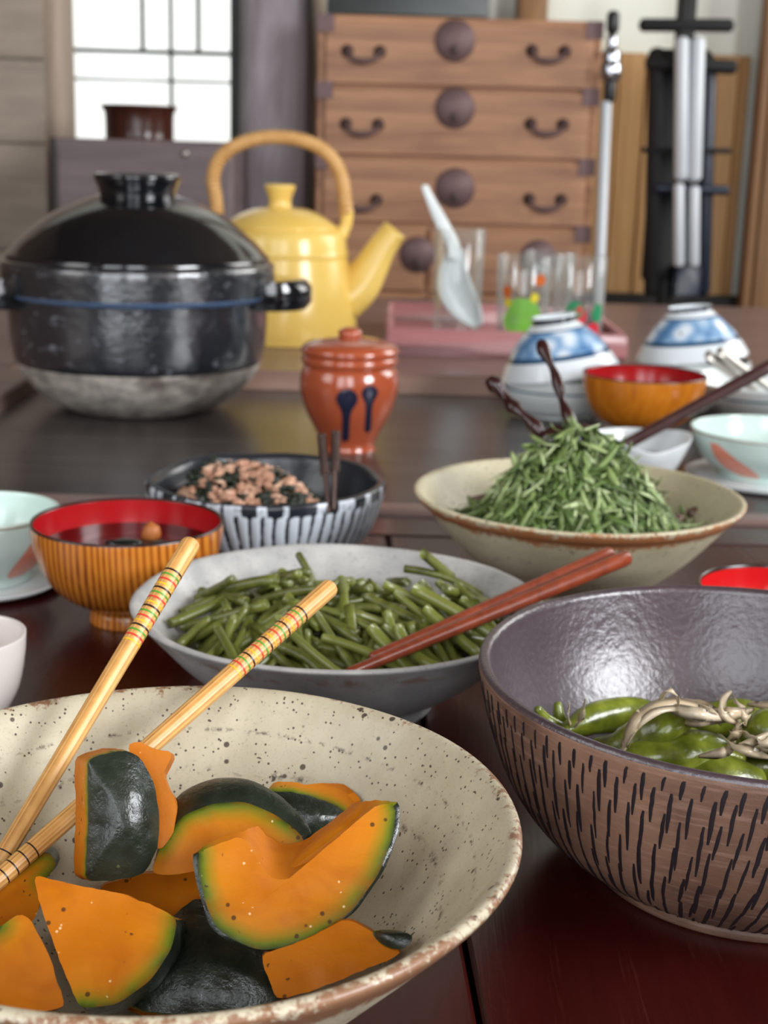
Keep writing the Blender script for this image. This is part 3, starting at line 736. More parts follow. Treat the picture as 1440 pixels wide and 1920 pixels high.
q.link(q.math('ADD', q.math('MULTIPLY', _fr.outputs['Facing'], .22), .03), _m2.inputs[0]); q.link(_mx.outputs[0], _m2.inputs[1]); q.link(_df.outputs[0], _m2.inputs[2]); q.link(_m2.outputs[0], q.out.inputs['Surface']); m_glass = q.mat  # white haze painted in as diffuse colour, strongest at the edges
ZG = ZF+.0085
def glass(cx_, Yg, hw0, hw1, ptop, wall, name, label, cat='glass', prints=()):
    p0 = V(cx_, ptop, Yg); x = p0.x; H_ = p0.z-ZG; s_ = pxs(p0); r0, r1 = hw0*s_, hw1*s_; th = wall
    prof = [(0, 0), (r0-.002, 0), (r0, .003), (lerp(r0, r1, .5), H_*.5), (r1, H_-.001), (r1-th*.5, H_), (r1-th, H_-.001), (lerp(r0, r1, .5)-th, H_*.5), (r0-th, .012), (r0-th*2, .009), (0, .009)]
    E2 = empty(name, (x, Yg, ZG), label, cat)
    obj('glass_wall', lathe(prof, x, Yg, ZG, 64), m_glass, E2, sharp=50)
    for (a, zf, rr, kz, mt, sd) in prints:
        b = MB(); rows = []
        # a flat printed patch lying on the wall
        cidx = None; ring = []
        zc = ZG+H_*zf; rw = lerp(r0, r1, zf)+.0004
        cidx = b.add((x+rw*math.sin(a), Yg-rw*math.cos(a), zc))
        for k in range(20):
            t_ = 2*pi*k/20; q_ = rr*(1+.25*mn.noise(Vector((math.cos(t_)*1.4, math.sin(t_)*1.4, sd))))
            aa = a+q_*math.cos(t_)/rw; zz = zc+q_*kz*math.sin(t_); ring.append(b.add((x+rw*math.sin(aa), Yg-rw*math.cos(aa), zz)))
        for k in range(20): b.face([cidx, ring[k], ring[(k+1) % 20]])
        obj('printed_patch', b, mt, E2)
    return x, r0, r1, H_
Yg = TYn+.075
m_lime = plain('lime_print', c('#7cc23a'), .35, .1, 40); m_redp = plain('red_print', c('#d8283c'), .35, .1, 40); m_greenp = plain('green_print', c('#1f8a5a'), .35, .1, 40)
m_yelp = plain('yellow_print', c('#d8c820'), .35, .1, 40); m_orp = plain('orange_print', c('#c8642a'), .35, .1, 40)
gx_, gr0, gr1, gH = glass(863, Yg, 44, 48, 428, .0022, 'tumbler', 'tall plain clear tumbler holding a white spoon on the tray')
glass(985, Yg-.01, 47, 52, 478, .002, 'tumbler', 'clear tumbler with lime green print on the tray', prints=((-.05, .34, .030, 1.0, m_lime, 1), (.35, .56, .007, 1, m_yelp, 2), (-.75, .62, .008, 1.2, m_orp, 3), (.55, .75, .009, 1, m_orp, 4), (-.7, .5, .006, 1, m_yelp, 5)))
glass(1090, Yg, 46, 50, 480, .002, 'tumbler', 'clear tumbler with red and green print on the tray', prints=((-.25, .44, .014, .9, m_greenp, 1), (.75, .40, .012, 1.1, m_greenp, 2), (-.1, .36, .012, 1.4, m_redp, 3), (.0, .16, .013, 1, m_redp, 4), (.55, .2, .014, .9, m_redp, 5)))
glass(1032, Yg+.085, 45, 48, 472, .002, 'tumbler', 'plain clear tumbler behind the two printed ones')
# white spoon in the tall glass
m_spoon = plain('white_plastic', c('#d6dcdd'), .3, .04, 20)
ysp = Yg-.008
hpts = [V(797, 352, Yg+.02), V(812, 385, Yg+.016), V(832, 425, Yg+.006), V(848, 455, Yg), V(852, 480, Yg-.004)]
sz = pxs(hpts[2]); path = [Vector(x) for x in catmull([tuple(x) for x in hpts], 5)]
rad = [lerp(9, 16, sm(0, .5, i/(len(path)-1)))*sz for i in range(len(path))]
E_ = empty('spoon', (gx_, Yg, ZG+.012), 'white ladle-shaped spoon standing in the tall tumbler', 'spoon')
pp, rr_ = round_ends(path, rad); obj('handle', tube(pp, rr_, 12, flat=.5), m_spoon, E_)
b = MB(); rows = []
ax = [V(853, 470, Yg-.006), V(848, 500, Yg-.012), V(850, 530, Yg-.016), V(862, 560, Yg-.016), V(880, 590, Yg-.012), V(897, 612, Yg-.006)]
ww = [14, 24, 29, 29, 22, 7]
axs = catmull([tuple(a)+(w,) for a, w in zip(ax, ww)], 4)
for (X_, Y_, Z_, w) in axs:
    w *= sz; row = []
    for u in (-1, -.75, -.4, 0, .4, .75, 1):
        row.append(b.add((X_+u*w, Y_+(1-u*u)*w*.55-.0, Z_+u*w*.35)))
    rows.append(row)
for A, B in zip(rows, rows[1:]):
    for k in range(6): b.face([A[k], B[k], B[k+1], A[k+1]])
so = obj('spoon_bowl', b, m_spoon, E_); md = so.modifiers.new('solid', 'SOLIDIFY'); md.thickness = .002
# ================================================================== PORCELAIN AT THE RIGHT
q = N('blue_patterned_porcelain'); v = q.co(1); p = q.attr('pv')
colw = c('#dfe6ea')
w = q.voro(q.co((1, 1, .9)), 42); dots = q.ramp(w.outputs['Distance'], [(.22, c('#dfe8f0')), (.5, c('#8fb2d2')), (.75, c('#5580ae'))])
inb = q.ramp(p, [(.235, 0), (.24, 1), (.40, 1), (.405, 0)], 'LINEAR')
col = q.mix(inb, colw, dots)
eyes = q.ramp(w.outputs['Distance'], [(.07, 1), (.10, 0)]); rc = q.ramp(q.noise(v, 25, 1), [(.48, c('#15251f')), (.52, c('#b5502f'))], 'CONSTANT')
col = q.mix(q.math('MULTIPLY', q.math('MULTIPLY', eyes, inb), .9), col, rc)
for lo_, hi_, cl in ((.150, .180, c('#16202a')), (.228, .240, c('#2d4f74')), (.40, .43, c('#234a6c'))):
    ln = q.math('MULTIPLY', q.math('GREATER_THAN', p, lo_), q.math('LESS_THAN', p, hi_)); col = q.mix(ln, col, cl)
q.col(col).rough(.1); m_bluebowl = q.mat
q = N('white_green_line_porcelain'); v = q.co(1); p = q.attr('pv'); col = q.mix(q.ramp(q.math('ABSOLUTE', q.math('SUBTRACT', q.math('ADD', p, q.math('MULTIPLY', q.noise(v, 14, 2), .12)), .34)), [(.004, .5), (.014, 0)]), c('#dde4e3'), c('#9cc8b0'))
ln = q.math('MULTIPLY', q.math('GREATER_THAN', p, .462), q.math('LESS_THAN', p, .475)); col = q.mix(ln, col, c('#3f5f78')); q.col(col).rough(.12); m_whitebowl = q.mat
def rice_bowl(R, H, foot):
    o = [(0, .003), (foot-.004, .003), (foot-.003, 0), (foot, 0), (foot*.97, H*.10), (foot*1.15, H*.17), (R*.66, H*.40), (R*.84, H*.66), (R*.96, H*.90), (R, H)]
    i = [(R-.0015, H+.0012), (R-.003, H), (R*.92, H*.88), (R*.8, H*.66), (R*.6, H*.42), (R*.36, H*.25), (0, H*.2)]
    return o+i
def deep_bowl(R, H, foot):
    o = [(0, .003), (foot-.004, .003), (foot-.003, 0), (foot, 0), (foot*.99, H*.08), (foot*1.2, H*.13), (R*.86, H*.3), (R*.95, H*.55), (R*.99, H*.85), (R, H)]
    i = [(R-.0015, H+.0012), (R-.003, H), (R*.95, H*.85), (R*.9, H*.55), (R*.8, H*.33), (R*.5, H*.2), (0, H*.17)]
    return o+i
def place_bowl(prof, base, tilt_axis, tilt, flip, mat, label, group=None, seg=80):
    b = lathe(prof, 0, 0, 0, seg, smooth_n=3)
    H = max(z for r, z in prof)
    M = Matrix.Translation(Vector(base)) @ Matrix.Rotation(tilt, 4, tilt_axis)
    if flip: M = M @ Matrix.Translation((0, 0, H)) @ Matrix.Rotation(pi, 4, 'X')
    return obj('rice_bowl', b.xf(M), mat, label=label, cat='bowl', group=group)
Y1 = P(1018, 775).y; sb = pxs((.2, Y1, .05))
cl1 = V(1050, 700, Y1); lowH = cl1.z
place_bowl(deep_bowl(103*sb, lowH-.004, 66*sb), (V(1046, 700, Y1).x, Y1, 0), 'Y', 0, False, m_whitebowl, 'white porcelain bowl, upright under the tilted upturned bowl left of the amber bowl')
place_bowl(rice_bowl(113*sb, 108*sb, 42*sb), (V(1051, 690, Y1).x, Y1, lowH-.001), Vector((.25, 1, 0)).normalized(), -.17, True, m_bluebowl, 'blue-patterned rice bowl upturned and tilted, beside the dark server handle')
Y2 = P(1310, 760).y; sb2 = pxs((.4, Y2, .05)); c2 = V(1300, 668, Y2)
place_bowl(deep_bowl(98*sb2, c2.z-.004, 60*sb2), (V(1308, 668, Y2).x, Y2, 0), 'Y', 0, False, m_whitebowl, 'white porcelain bowl upright beneath the far right upturned patterned bowl')
place_bowl(rice_bowl(104*sb2, 92*sb2, 42*sb2), (V(1298, 660, Y2).x, Y2, c2.z-.001), Vector((.2, 1, 0)).normalized(), -.12, True, m_bluebowl, 'blue-patterned rice bowl upturned at far right above the forks')
# white green-lined dish in front of it, at the frame edge
Y3 = P(1430, 815).y+.03; sb3 = pxs((.4, Y3, .03)); c3 = V(1440, 712, Y3)
place_bowl(rice_bowl(150*sb3, c3.z, 70*sb3), (V(1450, 712, Y3).x, Y3, 0), 'Y', -.03, False, m_whitebowl, 'white dish with pale green line at right edge holding the fork handles')
m_steel = plain('brushed_steel', c('#a8a49c'), .3, .1, 40, metal=.8)
for (xa, ya, xb, yb, lb) in ((1330, 668, 1442, 752, 'steel fork handle leaning left in the white dish at the right edge'), (1352, 662, 1448, 732, 'steel fork handle leaning beside the other in the white dish at right')):
    a_, b_ = V(xa, ya, Y3-.03), V(xb, yb, Y3-.01); pts = [a_.lerp(b_, i/10) for i in range(11)]
    pts, rd = round_ends(pts, [14*sb3*lerp(1, .5, i/10) for i in range(11)]); E3 = empty('fork', tuple(b_), lb, 'fork')
    obj('handle', tube(pts, rd, 10, flat=.45), m_steel, E3)
    d_ = (b_-a_).normalized(); s_ = d_.cross(Vector((0, 1, 0))).normalized()
    for k in (-1, 0, 1): obj('tine', tube([b_+s_*k*.003, b_+d_*.02+s_*k*.0045], .0012, 6), m_steel, E3)
# celadon dishes (right and left edge)
m_coral = plain('coral_petal_paint', c('#dc8a72'), .15, .12, 40); m_leafp = plain('green_leaf_paint', c('#4f9f86'), .15, .12, 40)
def celadon_dish(cx_, cy_, R, H, label, petals, saucer):
    E2 = empty('celadon_dish', (cx_, cy_, 0), label, 'bowl')
    zf = saucer
    o = [(0, .002), (R*.55, .002), (R*.57, 0), (R*.62, 0), (R*.63, H*.12), (R*.8, H*.30), (R*.93, H*.55), (R*.985, H*.85), (R, H)]
    i = [(R-.001, H+.001), (R-.003, H), (R*.94, H*.8), (R*.86, H*.5), (R*.7, H*.3), (R*.5, H*.2), (0, H*.18)]
    oo = catmull(o, 4); obj('dish_body', lathe(o+i, cx_, cy_, zf, 96, smooth_n=4), m_celblue, E2)
    obj('rim_line', lathe([(R+.0002, H-.0015), (R+.0002, H-.0002), (R-.0006, H+.0012)], cx_, cy_, zf, 96), plain('brown_rim_line', c('#8a8270'), .3), E2)
    def rz(z):
        for (r0, z0), (r1, z1) in zip(oo, oo[1:]):
            if z0 <= z <= z1 and z1 > z0: return lerp(r0, r1, (z-z0)/(z1-z0))
        return R
    for (a, zc, hw_, hh, lean, mt) in petals:
        b = MB(); rows = []
        for j in range(9):
            u = j/8; z = H*zc+hh*(u-.5)*2; w = hw_*(math.sin(pi*(.08+.84*u**.8))**.6)*(1.15-.45*u); r = rz(z)+.0004
            rows.append([b.add((cx_+r*math.sin(a+lean*u+w*k/r), cy_-r*math.cos(a+lean*u+w*k/r), zf+z)) for k in (-1, -.5, 0, .5, 1)])
        for A, B in zip(rows, rows[1:]):
            for k in range(4): b.face([A[k], A[k+1], B[k+1], B[k]])
        obj('painted_petal', b, mt, E2)
    return E2
cr = P(1446, 806, .052); sr = pxs(cr)
celadon_dish(cr.x, cr.y, 149*sr, .046, 'pale celadon dish with coral petal on a saucer at the right edge',
    ((-.60, .48, .017, .017, -.40, m_coral), (-.12, .56, .008, .007, .2, m_leafp), (.5, .5, .011, .014, .3, m_coral)), .006)
obj('saucer', lathe([(0, .001), (.6*.08, .001), (.62*.08, 0), (.078, .002), (.082, .005), (.083, .0062), (.081, .0066), (.07, .0055), (0, .0055)], cr.x, cr.y, 0, 80, smooth_n=2), m_porc, label='flat pale saucer under the right celadon dish', cat='saucer')
cl = P(-36, 962, .054); sl = pxs(cl)
celadon_dish(cl.x, cl.y, 146*sl, .05, 'pale celadon dish with coral petals on a saucer at the left edge',
    ((.25, .45, .010, .015, -.1, m_coral), (.92, .45, .012, .015, .12, m_coral), (-.4, .45, .010, .015, -.1, m_coral)), .006)
obj('saucer', lathe([(0, .001), (.035, .001), (.037, 0), (.052, .002), (.0565, .0045), (.057, .006), (.055, .0064), (.045, .0055), (0, .0055)], cl.x, cl.y, 0, 80, smooth_n=2), m_porc, label='flat pale saucer under the left celadon dish', cat='saucer')
# small cup cut by the left edge
pcup = P(-72, 1192, .05)
obj('cup', lathe([(0, .002), (.018, .002), (.019, 0), (.021, 0), (.023, .006), (.030, .02), (.0335, .038), (.0345, .05), (.0342, .0512), (.0325, .05), (.031, .036), (.026, .018), (0, .008)], pcup.x, pcup.y, 0, 64, smooth_n=3), plain('pinkish_white_glaze', c('#cfc6c0'), .25, .06, 40), label='small pale cup cut off by the left edge', cat='cup')
# white sauce dish with a pouring notch
pw = P(1200, 826, .045); sw = pxs(pw); Rw = 93*sw
def notch(r, z, a, pv):
    k = math.exp(-((a-(pi*1.5+.15))/.42)**2); dz = -z*.14*k*sm(.3, .5, pv)*sm(.75, .5, pv)
    k2 = math.exp(-((math.atan2(math.sin(a-.3), math.cos(a-.3)))/.5)**2)
    return r*(1+.05*k2), z*(1+.07*k2)+dz
E_ = obj('sauce_dish', lathe([(0, .002), (Rw*.42, .002), (Rw*.44, 0), (Rw*.5, 0), (Rw*.52, .006), (Rw*.72, .017), (Rw*.9, .034), (Rw, .047), (Rw*.99, .0485), (Rw*.95, .047), (Rw*.84, .034), (Rw*.66, .019), (Rw*.4, .011), (0, .009)], pw.x, pw.y, 0, 96, notch, smooth_n=4), m_porc, label='small white porcelain sauce dish behind the shredded greens', cat='dish')
obj('sauce', lathe([(0, .028), (Rw*.74, .028), (Rw*.74, .0284), (0, .0284)], pw.x, pw.y, 0, 48), plain('brown_sauce', c('#3a1f12'), .12, .2, 30), label='brown sauce in the white sauce dish', cat='sauce')
m_ladle = wood('dark_rosewood', c('#2a1414'), c('#4a2a28'), (60, 60, 60), .3, .5, 0)
a_ = P(1165, 838, .034); b_ = V(1452, 682, a_.y+.03); pts = [a_.lerp(b_, i/12) for i in range(13)]
E_ = empty('spoon', tuple(a_), 'dark rosewood spoon resting in the white sauce dish, handle to the right', 'spoon')
pts2, rd = round_ends(pts, [lerp(11, 13.5, i/12)*sw for i in range(13)]); obj('handle', tube(pts2, rd, 12), m_ladle, E_)
obj('spoon_bowl', blob(a_+Vector((-.004, -.001, -.003)), .011, 1.4, 1, .5, .1, 1, 2), m_ladle, E_)

# ================================================================== BACKGROUND FURNITURE
m_chest = wood('paulownia_chest_wood', c('#855a40'), c('#c4926c'), (1.5, 20, 26), .5, 1.2, .0005, lo=.34, hi=.66)
m_iron = plain('aged_purple_iron', c('#6b5454'), .5, .25, 40, metal=.4)
m_irondark = plain('dark_iron', c('#463634'), .45, .2, 40, metal=.4)
YC = 3.16; cx0, cx1 = V(591, 300, YC).x, V(1117, 300, YC).x; ctop = V(855, 32, YC).z
E_ = empty('drawer_chest', ((cx0+cx1)/2, YC+.2, -.345), 'wooden drawer chest with round iron lock plates and drop handles', 'chest')
obj('carcass', box(cx0, cx1, YC+.012, YC+.38, -.345, ctop, .004), m_chest, E_, smooth=False)
def lockplate(par, x, z, r, y):
    b = lathe([(0, .004), (r*.9, .004), (r, 0), (r, -.002)], 0, 0, 0, 40); b.xf(Matrix.Translation((x, y, z)) @ Matrix.Rotation(pi/2, 4, 'X'))
    lp = obj('lock_plate', b, m_iron, par)
    b = lathe([(0, .003), (r*.2, .003), (r*.24, 0)], 0, 0, 0, 20); b.xf(Matrix.Translation((x-.001, y-.003, z-r*.45)) @ Matrix.Rotation(pi/2, 4, 'X')); obj('keyhole', b, m_irondark, lp)
def drop_handle(par, x, z, w, y):
    h_ = empty('drop_handle', (x, y, z), None, None); h_.parent = par; pw_ = Vector(par['_w']); h_.location = Vector((x, y, z))-pw_
    pts = []
    for i in range(15):
        a = pi*i/14; pts.append(Vector((x-w*math.cos(a), y-.012-.004*math.sin(a), z-w*.62*math.sin(a)**.8)))
    obj('bail', tube(pts, [.0028+.0035*math.sin(pi*i/14) for i in range(15)], 8), m_iron, h_)
    for s_ in (-1, 1):
        b = lathe([(0, .014), (.006, .013), (.008, .008), (.013, .003), (.013, 0)], 0, 0, 0, 16); b.xf(Matrix.Translation((x+s_*w*1.02, y, z)) @ Matrix.Rotation(pi/2, 4, 'X')); obj('mount', b, m_irondark, h_)
rowz = [V(855, y, YC).z for y in (40, 166, 298, 424, 552, 690)]
pw_ = pxs((.15, YC, .1))
for i in range(5):
    zt_, zb_ = rowz[i]-.004, rowz[i+1]+.004
    cols = [(cx0+.018, cx1-.018)] if i < 3 else [(cx0+.018, (cx0+cx1)/2-.06), ((cx0+cx1)/2-.05, cx1-.018)]
    for (xa, xb) in cols:
        d_ = obj('drawer', box(xa, xb, YC, YC+.03, zb_, zt_, .003), m_chest, E_, smooth=False)
        if i < 3:
            ly = (76, 203, 353)[i]; hy = (96, 233, 374)[i]
            lockplate(d_, V(853, ly, YC).x, V(853, ly, YC).z, 37*pw_, YC-.001)
            for hx in (682, 1028): drop_handle(d_, V(hx-i*3, hy, YC).x, V(hx, hy, YC).z, 29*pw_, YC-.001)
        else:
            xm = V(783, 463, YC).x if xa < 0.05 else V(1010, 465, YC).x
            zc = (zt_+zb_)/2+.01; lockplate(d_, xm, zc, 34*pw_, YC-.001)
    for s_, xa in ((1, cx0), (-1, cx1)):
        b = box(min(xa, xa+s_*.036), max(xa, xa+s_*.036), YC-.003, YC-.0008, rowz[i]-.028, rowz[i]+.008)
        obj('corner_plate', b, m_iron, E_, smooth=False)
# dark bench-like slab on top of chest
obj('storage_box', box(V(612, 5, YC+.05).x, V(918, 5, YC+.05).x, YC+.05, YC+.33, ctop+.0005, ctop+.12, .006), plain('slate_grey_lacquer', c('#43494a'), .5, .2, 20), label='flat slate-grey box lying on top of the drawer chest', cat='box')
# mauve wooden cabinet below the window
YM = 2.99; mx0, mx1 = V(98, 400, YM).x, V(436, 400, YM).x; mt_ = V(265, 262, YM).z
m_mauve = wood('mauve_brown_panel', c('#5e5051'), c('#7f7071'), (2, 20, 24), .5, .8, .0003)
E_ = empty('cabinet', ((mx0+mx1)/2, YM+.2, -.345), 'mauve-brown wooden cabinet below the window, behind the black pot', 'cabinet')
obj('carcass', box(mx0, mx1, YM+.004, YM+.36, -.345, mt_, .004), m_mauve, E_, smooth=False)
obj('front_panel', box(mx0+.014, mx1-.010, YM, YM+.02, -.2, mt_-.012, .002), m_mauve, E_, smooth=False)
obj('side_stile', box(mx0, mx0+.010, YM-.004, YM+.02, -.34, mt_, .002), m_black_trim, E_, smooth=False)
b = lathe([(0, .006), (.006, .005), (.008, .002), (.008, 0)], 0, 0, 0, 20); pk = V(347, 288, YM); b.xf(Matrix.Translation((pk.x, YM-.0005, pk.z)) @ Matrix.Rotation(pi/2, 4, 'X')); obj('knob', b, m_steel, E_)
# round wooden tub on the cabinet
yt = YM+.14; tb = V(262, 262, yt); s_ = pxs(tb); m_tub = wood('dark_red_brown_wood', c('#2b120c'), c('#4c2418'), (40, 40, 3), .22, .5, 0); ht = V(262, 199, yt).z-mt_
E_ = empty('round_tub', (tb.x, yt, mt_), 'small dark glossy round wooden tub on the mauve cabinet', 'tub')
obj('tub_body', lathe([(0, 0), (61*s_, 0), (63*s_, .003), (64*s_, ht*.75), (70*s_, ht*.92), (71*s_, ht), (66*s_, ht), (60*s_, ht*.75), (58*s_, .01), (0, .01)], tb.x, yt, mt_+.0003, 64, smooth_n=3), m_tub, E_)
# chrome pole beside the chest
yq = 3.12; pt, pb = V(1150, 30, yq), V(1127, 505, yq); sq_ = pxs(pt); dn = (pb-pt).normalized()
E_ = empty('pole', (pb.x, yq, -.345), 'slim white pole with chrome and black fittings leaning beside the chest', 'pole')
bt = pb+dn*((-.345-pb.z)/dn.z); m_chrome = plain('chrome', c('#b8bcc4'), .12, .05, 20, metal=1.0); m_whitem = plain('white_painted_metal', c('#cfd6dc'), .35, .04, 20); m_blackp = plain('black_plastic', c('#141416'), .4, .2, 40); m_navy = plain('navy_plastic', c('#1a2436'), .4, .2, 40)
obj('shaft', tube([V(1137, 190, yq), bt], 10*sq_, 14), m_whitem, E_)
obj('rod', tube([pt, V(1140, 185, yq)], 8*sq_, 12), m_blackp, E_)
for y0_, y1_, r_, mt in ((28, 55, 12, m_blackp), (70, 92, 10, m_chrome), (100, 122, 17, m_chrome), (124, 142, 21, m_chrome), (144, 186, 12, m_blackp)):
    xa = lerp(1150, 1127, (y0_-30)/475); xb = lerp(1150, 1127, (y1_-30)/475)
    p_, r__ = round_ends([V(xa, y0_, yq), V(xb, y1_, yq)], [r_*sq_]*2); obj('fitting', tube(p_, r__, 14), mt, E_)
# folded black machine with two white tubes
ym = 3.30; sm_ = pxs((.6, ym, .2)); m_blk = plain('matte_black_metal', c('#0c0d0e'), .75, .2, 30)
E_ = empty('folded_stand', (V(1275, 540, ym).x, ym+.1, -.345), 'folded black stand with a T-bar and two white tubes by the wall', 'stand')
def fb(name, x0_, x1_, y0_, y1_, ya, yb, mt, bev=.006):
    xa = V(x0_, (y0_+y1_)/2, ym).x; xb = V(x1_, (y0_+y1_)/2, ym).x; zt_ = V((x0_+x1_)/2, y0_, ym).z; zb_ = V((x0_+x1_)/2, y1_, ym).z
    return obj(name, box(xa, xb, ya, yb, zb_, zt_, bev), mt, E_)
def ft(name, x0_, y0_, x1_, y1_, r_, yy, mt):
    p_, r__ = round_ends([V(x0_, y0_, yy), V(x1_, y1_, yy)], [r_*sm_]*2); return obj(name, tube(p_, r__, 14), mt, E_)
fb('pad', 1228, 1335, 88, 540, ym+.05, ym+.10, m_blk, .015)
ft('rail', 1232, 100, 1222, 545, 16, ym+.06, m_blk); ft('rail', 1330, 130, 1318, 545, 14, ym+.06, m_navy)
fb('mast', 1274, 1308, -60, 130, ym+.01, ym+.05, m_blk); fb('foot_block', 1268, 1318, 495, 560, ym+.02, ym+.06, m_navy)
ft('handlebar', 1206, 47, 1368, 48, 12, ym+.02, m_blk)
ft('crossbar', 1218, 118, 1374, 126, 13, ym+.04, m_blk); ft('axle', 1206, 281, 1368, 283, 5, ym+.04, m_blk); ft('crossbar', 1232, 353, 1362, 357, 9, ym+.035, m_navy)
ft('white_tube', 1279, 78, 1277, 330, 13, ym, m_whitem); ft('white_tube', 1309, 78, 1302, 332, 13, ym, m_whitem)
ft('inner_tube', 1273, 350, 1273, 494, 10, ym, m_whitem); ft('inner_tube', 1302, 355, 1301, 494, 10, ym, m_whitem)
ft('base_tube', 1246, 530, 1240, 640, 14, ym+.06, m_blk)
b = MB().merge(box(V(1205, 500, ym).x, V(1350, 500, ym).x, ym, ym+.22, -.345, -.30, .01)); obj('base_plate', b, m_blk, E_)

# ================================================================== PUMPKIN PIECES
q = N('pumpkin_flesh'); v = q.co(1); a = q.attr('sk')
n1 = q.noise(v, 60, 4); n2 = q.noise(v, 400, 3, .7)
aa = q.math('ADD', a, q.math('MULTIPLY', q.math('SUBTRACT', n1, .5), .10))
col = q.ramp(aa, [(.0, c('#2a380e')), (.09, c('#5c6410')), (.2, c('#8d6c10')), (.36, c('#b06b0e')), (.6, c('#b3680c')), (.95, c('#ad620b'))])
n5 = q.noise(q.co((35, 70, 35)), 1, 3, .6, .8); col = q.mix(q.ramp(n5, [(.45, 0), (.7, .55)]), col, c('#984c06'))
wv = q.voro(v, 210); gate = q.math('GREATER_THAN', q.noise(v, 70, 2), .56)
sp_ = q.math('MULTIPLY', q.ramp(wv.outputs['Distance'], [(.14, 1), (.22, 0)]), gate); col = q.mix(q.math('MULTIPLY', sp_, .85), col, c('#3a2410'))
wv = q.voro(v, 330); gate = q.math('GREATER_THAN', q.noise(v, 55, 2), .6)
sp_ = q.math('MULTIPLY', q.ramp(wv.outputs['Distance'], [(.1, 1), (.2, 0)]), gate); col = q.mix(q.math('MULTIPLY', sp_, .5), col, c('#f0d8a8'))
q.col(col).rough(q.ramp(n2, [(.3, .38), (.7, .55)])).set(Specular_IOR_Level=.15)
q.bump(q.math('ADD', q.math('MULTIPLY', n2, .35), n1), .0009, .4); m_flesh = q.mat
q = N('pumpkin_skin'); v = q.co(1); n1 = q.noise(v, 45, 4); n2 = q.noise(v, 260, 3, .7)
col = q.mix(q.ramp(n1, [(.35, 0), (.7, 1)]), c('#0f150f'), c('#232b20')); w_ = q.voro(v, 200)
col = q.mix(q.math('MULTIPLY', q.ramp(w_.outputs['Distance'], [(.08, 1), (.16, 0)]), q.math('MULTIPLY', q.math('GREATER_THAN', n1, .58), .5)), col, c('#5d6040'))
q.col(col).rough(q.ramp(n2, [(.3, .22), (.7, .42)])).bump(q.math('ADD', q.math('MULTIPLY', n2, .5), n1), .0016, .5); m_skin = q.mat
def seg_dist(p, a, b):
    ab = b-a; t_ = clamp((p-a).dot(ab)/max(ab.length_squared, 1e-12)); return (p-(a+ab*t_)).length
PIN = catmull(inn_pump[::-1], 4)
def pump_in(r):
    for (r0, z0), (r1, z1) in zip(PIN, PIN[1:]):
        if r0 <= r <= r1 and r1 > r0: return lerp(z0, z1, (r-r0)/(r1-r0))
    return .085
